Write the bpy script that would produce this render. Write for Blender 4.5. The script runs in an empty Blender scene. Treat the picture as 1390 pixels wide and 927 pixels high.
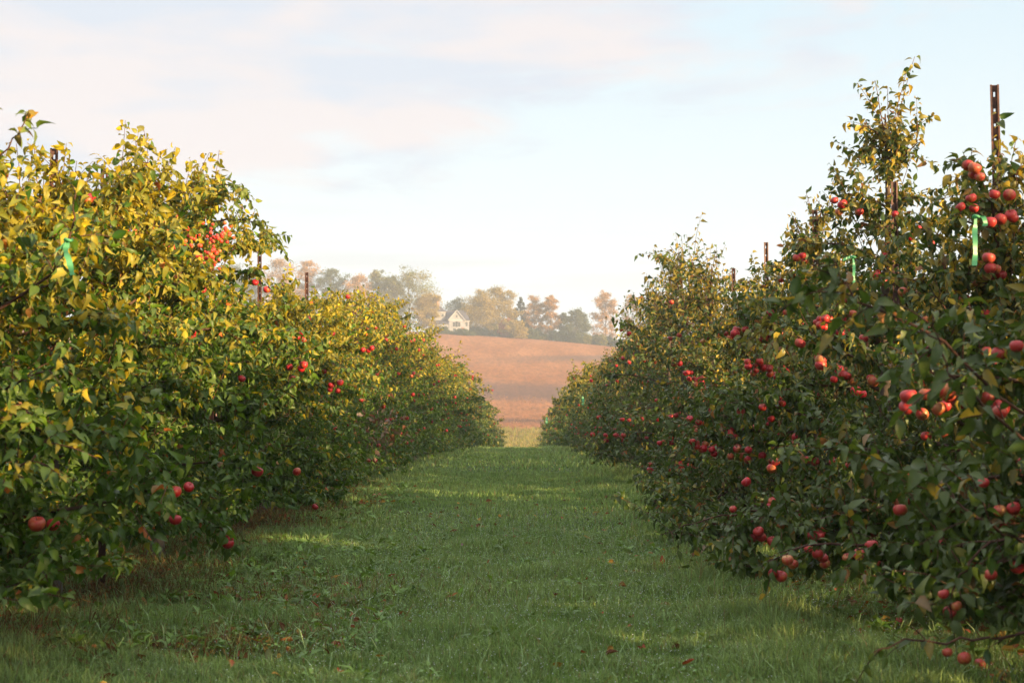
import bpy, math, random
import numpy as np
from math import radians as R, sin, cos, pi
from mathutils import Vector

S = bpy.context.scene
COL = S.collection

# ------------------------------------------------------------------ camera, sky, sun, exposure
CAM_H = 1.15
FPX = 2000.0                       # focal length in pixels of a 1390 px wide picture
cam = bpy.data.cameras.new("camera")
cam.sensor_width = 36.0
cam.lens = 36.0 * FPX / 1390.0
cam.clip_start = 0.1
cam.clip_end = 6000
cam.dof.use_dof = True
cam.dof.focus_distance = 14.0
cam.dof.aperture_fstop = 5.0
camo = bpy.data.objects.new("camera", cam)
COL.objects.link(camo)
camo.location = (0, 0, CAM_H)
PITCH = math.atan((580 - 463.5) / FPX)
YAW = math.atan(15 / FPX)
camo.rotation_euler = (R(90) + PITCH, 0, YAW)
S.camera = camo

SUN_EL, SUN_BACK = R(8.6), R(38)
sd = Vector((cos(SUN_BACK) * cos(SUN_EL), -sin(SUN_BACK) * cos(SUN_EL), sin(SUN_EL)))
sl = bpy.data.lights.new("sun", 'SUN')
sl.energy = 5.0
sl.angle = R(0.6)
sl.color = (1.0, 0.69, 0.35)
so = bpy.data.objects.new("sun", sl)
COL.objects.link(so)
so.rotation_euler = sd.to_track_quat('Z', 'Y').to_euler()

W = bpy.data.worlds.new("World")
S.world = W
W.use_nodes = True
nt = W.node_tree
nt.nodes.clear()
N = nt.nodes.new
Lk = nt.links.new


def mathn(nt, op, a, b=None, clamp=False):
    n = nt.nodes.new('ShaderNodeMath')
    n.operation = op
    n.use_clamp = clamp
    for i, v in enumerate((a, b)):
        if v is None:
            continue
        if isinstance(v, (int, float)):
            n.inputs[i].default_value = v
        else:
            nt.links.new(v, n.inputs[i])
    return n.outputs[0]


def mixn(nt, fac, a, b, typ='MIX'):
    n = nt.nodes.new('ShaderNodeMix')
    n.data_type = 'RGBA'
    n.blend_type = typ
    for idx, v in ((0, fac), (6, a), (7, b)):
        if isinstance(v, (int, float)):
            n.inputs[idx].default_value = v
        elif isinstance(v, tuple):
            n.inputs[idx].default_value = (v[0], v[1], v[2], 1)
        else:
            nt.links.new(v, n.inputs[idx])
    return n.outputs[2]


def noisen(nt, vec, scale, detail=4, rough=0.55, dist=0.0):
    n = nt.nodes.new('ShaderNodeTexNoise')
    n.inputs['Scale'].default_value = scale
    n.inputs['Detail'].default_value = detail
    n.inputs['Roughness'].default_value = rough
    n.inputs['Distortion'].default_value = dist
    if vec is not None:
        nt.links.new(vec, n.inputs['Vector'])
    return n.outputs[0]


def rampn(nt, fac, stops):
    n = nt.nodes.new('ShaderNodeValToRGB')
    cr = n.color_ramp
    while len(cr.elements) < len(stops):
        cr.elements.new(0.5)
    for e, (p, c) in zip(cr.elements, stops):
        e.position = p
        e.color = (c, c, c, 1) if isinstance(c, (int, float)) else (c[0], c[1], c[2], 1)
    nt.links.new(fac, n.inputs[0])
    return n.outputs[0]


sky = N('ShaderNodeTexSky')
sky.sky_type = 'NISHITA'
sky.sun_disc = False
sky.sun_elevation = SUN_EL
sky.sun_rotation = math.atan2(sd.x, sd.y)
sky.air_density = 1.0
sky.dust_density = 0.6
tc = N('ShaderNodeTexCoord')
sep = N('ShaderNodeSeparateXYZ')
Lk(tc.outputs['Generated'], sep.inputs[0])
X, Y, Z = sep.outputs
# thin high veil over the whole sky, then altocumulus banks, denser to the upper left
veil = mixn(nt, 0.74, sky.outputs[0], (5.2, 6.45, 7.25))
hz = rampn(nt, mathn(nt, 'MULTIPLY', Z, 1.0), [(0.0, 1.0), (0.10, 0.8), (0.27, 0.0)])
veil = mixn(nt, hz, veil, (5.75, 6.25, 6.35))
mp = N('ShaderNodeMapping')
mp.inputs['Scale'].default_value = (1.0, 1.0, 4.6)
mp.inputs['Location'].default_value = (0.35, 0.1, 0.62)
Lk(tc.outputs['Generated'], mp.inputs[0])
cn = noisen(nt, mp.outputs[0], 6.0, 7, 0.6, 0.45)
side = mathn(nt, 'MULTIPLY', mathn(nt, 'SUBTRACT', 0.10, X), 1.0)
upb = mathn(nt, 'MULTIPLY', mathn(nt, 'SUBTRACT', Z, 0.215), 2.6)
cov = mathn(nt, 'ADD', cn, mathn(nt, 'ADD', mathn(nt, 'MULTIPLY', side, 0.85), upb))
cf = rampn(nt, cov, [(0.50, 0.0), (0.66, 1.0)])
cn2 = noisen(nt, mp.outputs[0], 7.0, 4, 0.5, 0.2)
cc = mixn(nt, rampn(nt, cn2, [(0.42, 0.0), (0.6, 1.0)]), (4.35, 4.8, 5.55), (5.45, 5.1, 5.25))
skyc = mixn(nt, mathn(nt, 'MULTIPLY', cf, 0.92), veil, cc)
# thin low streaks above the treeline
mp2 = N('ShaderNodeMapping')
mp2.inputs['Scale'].default_value = (1.0, 1.0, 14.0)
Lk(tc.outputs['Generated'], mp2.inputs[0])
st = noisen(nt, mp2.outputs[0], 5.0, 3, 0.5, 0.1)
band = rampn(nt, Z, [(0.085, 0.0), (0.105, 1.0), (0.13, 0.9), (0.16, 0.0)])
sf = mathn(nt, 'MULTIPLY', rampn(nt, st, [(0.52, 0.0), (0.64, 0.6)]), band)
skyc = mixn(nt, sf, skyc, (4.7, 4.9, 5.2))
# sky overhead, above the frame, brightened: added fill light for the shaded ground
over = mixn(nt, rampn(nt, Z, [(0.34, 0.0), (0.75, 1.0)]), (1.0, 1.0, 1.0), (1.9, 1.85, 1.8))
skyc = mixn(nt, 1.0, skyc, over, 'MULTIPLY')
bg = N('ShaderNodeBackground')
bg.inputs['Strength'].default_value = 0.05
wo = N('ShaderNodeOutputWorld')
Lk(skyc, bg.inputs[0])
Lk(bg.outputs[0], wo.inputs[0])

S.view_settings.view_transform = 'Standard'
S.view_settings.look = 'None'
S.view_settings.exposure = 1.7
S.view_settings.gamma = 1.0
S.view_settings.use_curve_mapping = False
S.render.engine = 'CYCLES'
S.cycles.use_denoising = True
S.cycles.max_bounces = 7
S.cycles.diffuse_bounces = 2
S.cycles.glossy_bounces = 2
S.cycles.transmission_bounces = 3
S.cycles.transparent_max_bounces = 4
S.cycles.volume_bounces = 0
S.cycles.caustics_reflective = False
S.cycles.caustics_refractive = False
S.cycles.sample_clamp_indirect = 4.0


# ------------------------------------------------------------------ helpers
def at(px, py, d):
    """point that stands d metres down the lane and shows at pixel (px, py) of the 1390x927 picture"""
    dx, dz = (px - 695) / FPX, (463.5 - py) / FPX
    v = Vector((dx, cos(PITCH) - dz * sin(PITCH), sin(PITCH) + dz * cos(PITCH)))
    v = Vector((v.x * cos(YAW) - v.y * sin(YAW), v.x * sin(YAW) + v.y * cos(YAW), v.z))
    return Vector((0, 0, CAM_H)) + v * (d / v.y)


def interp(xs, ys, v):
    """smooth monotone interpolation (numpy)"""
    xs = np.array(xs, float)
    ys = np.array(ys, float)
    m = np.gradient(ys, xs)
    dl = np.diff(ys) / np.diff(xs)
    for i in range(1, len(xs) - 1):
        if dl[i - 1] * dl[i] <= 0:
            m[i] = 0
        else:
            m[i] = 2 * dl[i - 1] * dl[i] / (dl[i - 1] + dl[i])
    v = np.clip(v, xs[0], xs[-1])
    i = np.clip(np.searchsorted(xs, v) - 1, 0, len(xs) - 2)
    h = xs[i + 1] - xs[i]
    t = (v - xs[i]) / h
    return ((2 * t**3 - 3 * t**2 + 1) * ys[i] + (t**3 - 2 * t**2 + t) * h * m[i]
            + (-2 * t**3 + 3 * t**2) * ys[i + 1] + (t**3 - t**2) * h * m[i + 1])


def vnoise(x, y, seed=0):
    """value noise 0..1 (numpy)"""
    x = np.asarray(x, float)
    y = np.asarray(y, float)
    xi, yi = np.floor(x).astype(np.int64), np.floor(y).astype(np.int64)
    fx, fy = x - xi, y - yi
    fx, fy = fx * fx * (3 - 2 * fx), fy * fy * (3 - 2 * fy)

    def h(a, b):
        n = (a * 374761393 + b * 668265263 + seed * 974634777) & 0xFFFFFFFF
        n = ((n ^ (n >> 13)) * 1274126177) & 0xFFFFFFFF
        return ((n ^ (n >> 16)) & 0xFFFF) / 65535.0
    return ((h(xi, yi) * (1 - fx) + h(xi + 1, yi) * fx) * (1 - fy)
            + (h(xi, yi + 1) * (1 - fx) + h(xi + 1, yi + 1) * fx) * fy)


def fbm(x, y, seed=0, o=3):
    s, a, t = 0, 1, 0
    for k in range(o):
        s = s + a * vnoise(np.asarray(x) * 2**k, np.asarray(y) * 2**k, seed + k)
        t += a
        a *= 0.5
    return s / t


GY = [-300, 0, 10, 17, 40, 60, 80, 100, 150, 185, 215, 262, 300, 352, 420, 500, 540, 640, 900, 1300]
GZ = [-1.5, 0, 0.0, 0.10, 0.25, 0.20, 0.0, -0.6, -2.35, -2.75, -2.0, 0.9, 4.6, 12.0, 22.3, 32.0, 33.6, 33, 28, 24]


def ground_z(x, y):
    x = np.asarray(x, float)
    y = np.asarray(y, float)
    z = interp(GY, GZ, y)
    f = np.clip((y - 200) / 300, 0, 1)
    z = z - f * 9.0 * np.tanh((x + 10) / 110.0) * 0.75 - f * 2.0 * np.exp(-((x - 60) / 40)**2)
    near = np.clip(1 - (y - 60) / 60, 0, 1)
    z = z + near * 0.06 * (fbm(x * 0.45, y * 0.45, 5) - 0.5) * 2 * np.clip(np.abs(x) / 2, 0.35, 1)
    z = z + f * 0.8 * (fbm(x * 0.02, y * 0.02, 9) - 0.5)
    return z


def gz(x, y):
    return float(ground_z(np.array([x]), np.array([y]))[0])


def np_mesh(name, verts, quads=None, tris=None, col=None, smooth=True):
    me = bpy.data.meshes.new(name)
    verts = np.asarray(verts, np.float32)
    me.vertices.add(len(verts))
    me.vertices.foreach_set('co', verts.ravel())
    parts, starts, n = [], [], 0
    for arr, k in ((quads, 4), (tris, 3)):
        if arr is not None and len(arr):
            arr = np.asarray(arr, np.int32)
            parts.append(arr.ravel())
            starts.append(n + np.arange(len(arr), dtype=np.int32) * k)
            n += arr.size
    loops = np.concatenate(parts)
    st_ = np.concatenate(starts)
    me.loops.add(len(loops))
    me.loops.foreach_set('vertex_index', loops)
    me.polygons.add(len(st_))
    me.polygons.foreach_set('loop_start', st_)
    me.update(calc_edges=True)
    me.polygons.foreach_set('use_smooth', np.full(len(st_), smooth, bool))
    if col is not None:
        a = me.color_attributes.new('Col', 'FLOAT_COLOR', 'POINT')
        c = np.ones((len(verts), 4), np.float32)
        c[:, :col.shape[1]] = col
        a.data.foreach_set('color', c.ravel())
    me.validate()
    return me


def obj(name, me, mat=None, parent=None, loc=(0, 0, 0), rot=(0, 0, 0), scale=None):
    o = bpy.data.objects.new(name, me)
    COL.objects.link(o)
    o.location = loc
    o.rotation_euler = rot
    if scale:
        o.scale = (scale,) * 3 if isinstance(scale, (int, float)) else scale
    if mat is not None and me is not None and not me.materials:
        me.materials.append(mat)
    if parent:
        o.parent = parent
    return o


def tag(o, label=None, cat=None, group=None, kind=None):
    if label:
        o['label'] = label
    if cat:
        o['category'] = cat
    if group:
        o['group'] = group
    if kind:
        o['kind'] = kind
    return o


class MB:
    """small mesh collector for hand-built things"""
    def __init__(self):
        self.v, self.f = [], []

    def box(self, x0, x1, y0, y1, z0, z1):
        b = len(self.v)
        self.v += [(x0, y0, z0), (x1, y0, z0), (x1, y1, z0), (x0, y1, z0), (x0, y0, z1), (x1, y0, z1), (x1, y1, z1), (x0, y1, z1)]
        self.f += [tuple(b + i for i in q) for q in ((0, 3, 2, 1), (4, 5, 6, 7), (0, 1, 5, 4), (1, 2, 6, 5), (2, 3, 7, 6), (3, 0, 4, 7))]
        return self

    def poly(self, pts, faces):
        b = len(self.v)
        self.v += [tuple(p) for p in pts]
        self.f += [tuple(b + i for i in q) for q in faces]
        return self

    def tube(self, pts, rad, n=6):
        v, q = tube_np(np.array(pts, float), np.array(rad, float), n)
        b = len(self.v)
        self.v += [tuple(p) for p in v]
        self.f += [tuple(int(b + i) for i in f) for f in q]
        m = len(pts)
        self.f.append(tuple(b + (m - 1) * n + i for i in range(n)))
        return self

    def mesh(self, name, smooth=False):
        me = bpy.data.meshes.new(name)
        me.from_pydata(self.v, [], self.f)
        if smooth:
            me.polygons.foreach_set('use_smooth', [True] * len(me.polygons))
        me.update()
        return me


def tube_np(P, rad, n=5):
    m = len(P)
    T = np.gradient(P, axis=0)
    T /= np.linalg.norm(T, axis=1)[:, None] + 1e-9
    ref = np.array([0.31, 0.22, 0.92]) if abs(T[0, 2]) < 0.8 else np.array([1.0, 0.1, 0])
    A = np.cross(T, ref)
    A /= np.linalg.norm(A, axis=1)[:, None] + 1e-9
    B = np.cross(T, A)
    th = np.arange(n) * 2 * pi / n
    V = P[:, None, :] + rad[:, None, None] * (np.cos(th)[None, :, None] * A[:, None, :] + np.sin(th)[None, :, None] * B[:, None, :])
    V = V.reshape(-1, 3)
    i = np.arange(m - 1)[:, None] * n
    j = np.arange(n)[None, :]
    jn = (j + 1) % n
    Q = np.stack([i + j, i + jn, i + n + jn, i + n + j], -1).reshape(-1, 4)
    return V, Q


# ------------------------------------------------------------------ materials
def mat(name):
    m = bpy.data.materials.new(name)
    m.use_nodes = True
    t = m.node_tree
    b = t.nodes['Principled BSDF']
    return m, t, b, t.nodes['Material Output']


def leaf_mat(name, under, trans, rough=0.45, spec=0.35, under_mix=0.5, trans_gain=(1.5, 1.35, 0.6)):
    m, t, b, out = mat(name)
    a = t.nodes.new('ShaderNodeAttribute')
    a.attribute_name = 'Col'
    g = t.nodes.new('ShaderNodeNewGeometry')
    o = t.nodes.new('ShaderNodeTexCoord')
    nz = noisen(t, o.outputs['Object'], 38, 3, 0.6)
    base = mixn(t, 1.0, a.outputs['Color'], rampn(t, nz, [(0.3, 0.8), (0.7, 1.15)]), 'MULTIPLY')
    n4 = noisen(t, o.outputs['Object'], 130, 2, 0.5)
    base = mixn(t, rampn(t, n4, [(0.66, 0.0), (0.72, 0.55)]), base, (0.20, 0.11, 0.03))
    col = mixn(t, mathn(t, 'MULTIPLY', g.outputs['Backfacing'], under_mix), base, under)
    t.links.new(col, b.inputs['Base Color'])
    b.inputs['Roughness'].default_value = rough
    b.inputs['Specular IOR Level'].default_value = spec
    tr = t.nodes.new('ShaderNodeBsdfTranslucent')
    t.links.new(mixn(t, 1.0, base, trans_gain, 'MULTIPLY'), tr.inputs[0])
    mx = t.nodes.new('ShaderNodeMixShader')
    mx.inputs[0].default_value = trans
    t.links.new(b.outputs[0], mx.inputs[1])
    t.links.new(tr.outputs[0], mx.inputs[2])
    t.links.new(mx.outputs[0], out.inputs[0])
    return m


def simple_mat(name, c1, c2, scale=20, rough=0.7, spec=0.3, bump=0.0, metal=0.0, attr=False, lo=0.35, hi=0.65):
    m, t, b, out = mat(name)
    o = t.nodes.new('ShaderNodeTexCoord')
    nz = noisen(t, o.outputs['Object'], scale, 5, 0.6)
    c = mixn(t, rampn(t, nz, [(lo, 0.0), (hi, 1.0)]), c1, c2)
    if attr:
        a = t.nodes.new('ShaderNodeAttribute')
        a.attribute_name = 'Col'
        c = mixn(t, 1.0, a.outputs['Color'], rampn(t, nz, [(0.3, 0.7), (0.7, 1.2)]), 'MULTIPLY')
    t.links.new(c, b.inputs['Base Color'])
    b.inputs['Roughness'].default_value = rough
    b.inputs['Specular IOR Level'].default_value = spec
    b.inputs['Metallic'].default_value = metal
    if bump:
        bn = t.nodes.new('ShaderNodeBump')
        bn.inputs['Strength'].default_value = bump
        bn.inputs['Distance'].default_value = 0.02
        t.links.new(nz, bn.inputs['Height'])
        t.links.new(bn.outputs[0], b.inputs['Normal'])
    return m


M_leafL = leaf_mat('apple_leaf_green', (0.11, 0.155, 0.048), 0.34, 0.40, 0.22)
M_leafR = leaf_mat('apple_leaf_dark', (0.11, 0.135, 0.055), 0.32, 0.40, 0.28)
M_bark = simple_mat('bark', (0.05, 0.03, 0.02), (0.1, 0.07, 0.05), 30, 0.85, 0.2, 0.3, attr=True)
M_grass = leaf_mat('grass_blades', (0.10, 0.16, 0.06), 0.25, 0.5, 0.3, 0.2)
M_far = leaf_mat('far_foliage', (0.2, 0.2, 0.1), 0.3, 0.7, 0.1, 0.0)
M_dry = leaf_mat('dry_stalks', (0.3, 0.2, 0.1), 0.2, 0.8, 0.1, 0.0)


def apple_mat(name, red, gold, amount):
    m, t, b, out = mat(name)
    o = t.nodes.new('ShaderNodeTexCoord')
    oi = t.nodes.new('ShaderNodeObjectInfo')
    mp_ = t.nodes.new('ShaderNodeMapping')
    mp_.inputs['Scale'].default_value = (1, 1, 0.25)
    t.links.new(o.outputs['Object'], mp_.inputs[0])
    rv = mathn(t, 'MULTIPLY', oi.outputs['Random'], 40)
    cx = t.nodes.new('ShaderNodeCombineXYZ')
    t.links.new(rv, cx.inputs[0])
    t.links.new(cx.outputs[0], mp_.inputs['Location'])
    n1 = noisen(t, mp_.outputs[0], 70, 3, 0.6)
    n2 = noisen(t, mp_.outputs[0], 18, 2, 0.5)
    f = mathn(t, 'ADD', mathn(t, 'MULTIPLY', n1, 0.4), mathn(t, 'MULTIPLY', n2, 0.75))
    f = mathn(t, 'ADD', f, mathn(t, 'MULTIPLY', mathn(t, 'SUBTRACT', oi.outputs['Random'], 0.5), 0.28))
    f = mathn(t, 'ADD', f, amount)
    c = mixn(t, rampn(t, f, [(0.42, 0.0), (0.66, 1.0)]), gold, red)
    n3 = noisen(t, o.outputs['Object'], 420, 1, 0.5)
    c = mixn(t, rampn(t, n3, [(0.68, 0.0), (0.74, 0.45)]), c, (0.55, 0.36, 0.2))
    t.links.new(c, b.inputs['Base Color'])
    b.inputs['Roughness'].default_value = 0.44
    b.inputs['Specular IOR Level'].default_value = 0.45
    b.inputs['Subsurface Weight'].default_value = 0.0
    return m


M_appleL = apple_mat('apple_skin_crimson', (0.32, 0.008, 0.013), (0.36, 0.12, 0.03), 0.16)
M_appleR = apple_mat('apple_skin_blush', (0.38, 0.028, 0.026), (0.40, 0.19, 0.05), 0.10)
M_appleT = apple_mat('apple_skin_red', (0.40, 0.012, 0.020), (0.42, 0.15, 0.04), 0.14)
M_stem = simple_mat('apple_stem', (0.09, 0.05, 0.02), (0.14, 0.08, 0.03), 60)


# ------------------------------------------------------------------ ground
def grid(name, xs, ys, m):
    XX, YY = np.meshgrid(xs, ys)
    ZZ = ground_z(XX, YY)
    V = np.stack([XX, YY, ZZ], -1).reshape(-1, 3)
    nx, ny = len(xs), len(ys)
    i = (np.arange(ny - 1)[:, None] * nx + np.arange(nx - 1)[None, :]).ravel()
    Q = np.stack([i, i + 1, i + 1 + nx, i + nx], -1)
    return obj(name, np_mesh(name, V, Q), m)


m, t, b, out = mat('orchard_floor')
tcn = t.nodes.new('ShaderNodeTexCoord')
P = tcn.outputs['Object']
n1 = noisen(t, P, 0.9, 5, 0.6)
n2 = noisen(t, P, 14, 5, 0.65)
sp = t.nodes.new('ShaderNodeSeparateXYZ')
t.links.new(P, sp.inputs[0])
g1 = mixn(t, rampn(t, n2, [(0.35, 0.0), (0.65, 1.0)]), (0.040, 0.062, 0.018), (0.085, 0.135, 0.036))
soil = mixn(t, rampn(t, n2, [(0.4, 0.0), (0.6, 1.0)]), (0.035, 0.022, 0.014), (0.085, 0.058, 0.034))
# bare, littered soil in the strips under the two rows and in a patch by the left row
ax = mathn(t, 'ABSOLUTE', mathn(t, 'ADD', sp.outputs[0], 0.15))
strip = rampn(t, mathn(t, 'DIVIDE', ax, 4.0), [(0.40, 0.0), (0.62, 0.55), (0.74, 0.9), (0.86, 0.55), (0.95, 0.0)])
sf = mathn(t, 'MULTIPLY', strip, rampn(t, n1, [(0.38, 0.0), (0.56, 1.0)]))
c = mixn(t, sf, g1, soil)
t.links.new(c, b.inputs['Base Color'])
b.inputs['Roughness'].default_value = 0.95
b.inputs['Specular IOR Level'].default_value = 0.1
bn = t.nodes.new('ShaderNodeBump')
bn.inputs['Strength'].default_value = 0.6
bn.inputs['Distance'].default_value = 0.03
t.links.new(n2, bn.inputs['Height'])
t.links.new(bn.outputs[0], b.inputs['Normal'])
M_floor = m

m, t, b, out = mat('dry_field')
tcn = t.nodes.new('ShaderNodeTexCoord')
P = tcn.outputs['Object']
mpn = t.nodes.new('ShaderNodeMapping')
mpn.inputs['Scale'].default_value = (1, 0.22, 1)
mpn.inputs['Rotation'].default_value = (0, 0, R(8))
t.links.new(P, mpn.inputs[0])
n1 = noisen(t, mpn.outputs[0], 0.09, 5, 0.6)
n2 = noisen(t, mpn.outputs[0], 0.9, 6, 0.7)
sp = t.nodes.new('ShaderNodeSeparateXYZ')
t.links.new(P, sp.inputs[0])
yy = sp.outputs[1]
wob = mathn(t, 'ADD', yy, mathn(t, 'MULTIPLY', mathn(t, 'SUBTRACT', noisen(t, P, 0.02, 3), 0.5), 26))
c = mixn(t, rampn(t, n1, [(0.35, 0.0), (0.68, 1.0)]), (0.27, 0.105, 0.040), (0.39, 0.170, 0.072))
c = mixn(t, mathn(t, 'MULTIPLY', rampn(t, n2, [(0.34, 1.0), (0.60, 0.0)]), 0.75), c, (0.12, 0.065, 0.035))
# rough, greener verge next to the orchard
v = rampn(t, mathn(t, 'DIVIDE', mathn(t, 'SUBTRACT', wob, 170), 100), [(0.0, 1.0), (0.66, 0.85), (0.95, 0.0)])
c = mixn(t, mathn(t, 'MULTIPLY', v, 0.9), c, (0.24, 0.21, 0.05))
# painted shadows: dark band across the hill foot and a thin nearer line
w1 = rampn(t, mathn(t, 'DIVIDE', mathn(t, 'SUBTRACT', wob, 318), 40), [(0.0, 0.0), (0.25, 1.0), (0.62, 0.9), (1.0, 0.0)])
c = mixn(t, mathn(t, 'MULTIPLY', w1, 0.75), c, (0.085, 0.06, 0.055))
w2 = rampn(t, mathn(t, 'DIVIDE', mathn(t, 'SUBTRACT', wob, 272), 14), [(0.0, 0.0), (0.4, 1.0), (0.6, 1.0), (1.0, 0.0)])
c = mixn(t, mathn(t, 'MULTIPLY', w2, 0.7), c, (0.07, 0.045, 0.035))
# painted tree shadow: darker band high on the hill, running down to the left
sw = mathn(t, 'ADD', yy, mathn(t, 'MULTIPLY', sp.outputs[0], -0.9))
w3 = rampn(t, mathn(t, 'DIVIDE', mathn(t, 'SUBTRACT', sw, 392), 30), [(0.0, 0.0), (0.4, 1.0), (0.7, 1.0), (1.0, 0.0)])
w3 = mathn(t, 'MULTIPLY', w3, rampn(t, mathn(t, 'DIVIDE', mathn(t, 'ADD', sp.outputs[0], 18), 50), [(0.0, 0.0), (0.6, 1.0)]))
c = mixn(t, mathn(t, 'MULTIPLY', w3, 0.65), c, (0.10, 0.07, 0.055))
t.links.new(c, b.inputs['Base Color'])
b.inputs['Roughness'].default_value = 1.0
b.inputs['Specular IOR Level'].default_value = 0.0
bn = t.nodes.new('ShaderNodeBump')
bn.inputs['Strength'].default_value = 0.5
bn.inputs['Distance'].default_value = 0.4
t.links.new(n2, bn.inputs['Height'])
t.links.new(bn.outputs[0], b.inputs['Normal'])
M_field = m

xn = np.concatenate([np.linspace(-1000, -60, 24), np.linspace(-50, -14, 10), np.linspace(-13, 13, 131), np.linspace(14, 50, 10), np.linspace(60, 1000, 24)])
yn = np.concatenate([np.linspace(-100, -10, 10), np.linspace(-8, 40, 240), np.linspace(41, 170, 100)])
tag(grid('ground', xn, yn, M_floor), kind='structure')
xf = np.concatenate([np.linspace(-1000, -130, 30), np.linspace(-125, 125, 101), np.linspace(130, 1000, 30)])
yf = np.concatenate([np.linspace(170, 560, 160), np.linspace(570, 1300, 40)])
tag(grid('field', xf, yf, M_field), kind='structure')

# ------------------------------------------------------------------ haze
m = bpy.data.materials.new('haze_air')
m.use_nodes = True
t = m.node_tree
t.nodes.clear()
pv = t.nodes.new('ShaderNodeVolumePrincipled')
pv.inputs['Color'].default_value = (0.80, 0.90, 1.0, 1)
pv.inputs['Density'].default_value = 0.00062
pv.inputs['Anisotropy'].default_value = 0.0
mo = t.nodes.new('ShaderNodeOutputMaterial')
t.links.new(pv.outputs[0], mo.inputs['Volume'])
hb = MB().box(-1010, 1010, -110, 1310, -16, 72)
tag(obj('haze', hb.mesh('haze'), m), kind='stuff')


# ------------------------------------------------------------------ leaves and wood
def leaf_cloud(P, D, Nn, L, curl, fold, wid, C, lod):
    """P base points, D unit directions, Nn rough normals, L lengths, C colours -> verts, quads, tris, cols"""
    n = len(P)
    D = D / (np.linalg.norm(D, axis=1)[:, None] + 1e-9)
    B = np.cross(D, Nn)
    B /= np.linalg.norm(B, axis=1)[:, None] + 1e-9
    Z_ = np.cross(B, D)
    if lod == 0:
        us = [0.0, 0.22, 0.5, 0.8, 1.0]
        ws = [0.0, 0.80, 1.0, 0.55, 0.0]
    elif lod == 1:
        us = [0.0, 0.42, 1.0]
        ws = [0.0, 1.0, 0.0]
    else:
        us, ws = [0.0, 0.5, 1.0], [0.25, 1.0, 0.0]
    vs, cs = [], []
    for u, w in zip(us, ws):
        mid = P + D * (L * (u - 0.18 * curl * u * u))[:, None] - Z_ * (L * curl * u * u * 0.55)[:, None]
        if w == 0.0:
            vs.append(mid)
            cs.append(C)
        else:
            hw = L * wid * 0.5 * w
            up = Z_ * (hw * fold)[:, None]
            vs += [mid + B * hw[:, None] + up, mid, mid - B * hw[:, None] + up]
            cs += [C * 0.92, C * 1.15, C * 0.92]
    k = len(vs)
    V = np.stack(vs, 1).reshape(-1, 3)
    CC = np.stack(cs, 1).reshape(-1, 3)
    o = np.arange(n)[:, None] * k
    if lod == 0:
        q = np.array([[1, 2, 5, 4], [2, 3, 6, 5], [4, 5, 8, 7], [5, 6, 9, 8]])
        tr = np.array([[0, 2, 1], [0, 3, 2], [7, 8, 10], [8, 9, 10]])
    elif lod == 1:
        q = np.array([[0, 2, 4, 1], [0, 3, 4, 2]])
        q = None
        tr = np.array([[0, 2, 1], [0, 3, 2], [1, 2, 4], [2, 3, 4]])
    else:
        q = np.array([[0, 1, 4, 3], [1, 2, 5, 4]])
        tr = np.array([[3, 4, 6], [4, 5, 6]])
    Q = (o[:, None, :] + q[None]).reshape(-1, 4) if q is not None else None
    T = (o[:, None, :] + tr[None]).reshape(-1, 3)
    return V, Q, T, CC


def unit(v):
    return v / (np.linalg.norm(v) + 1e-9)


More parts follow.
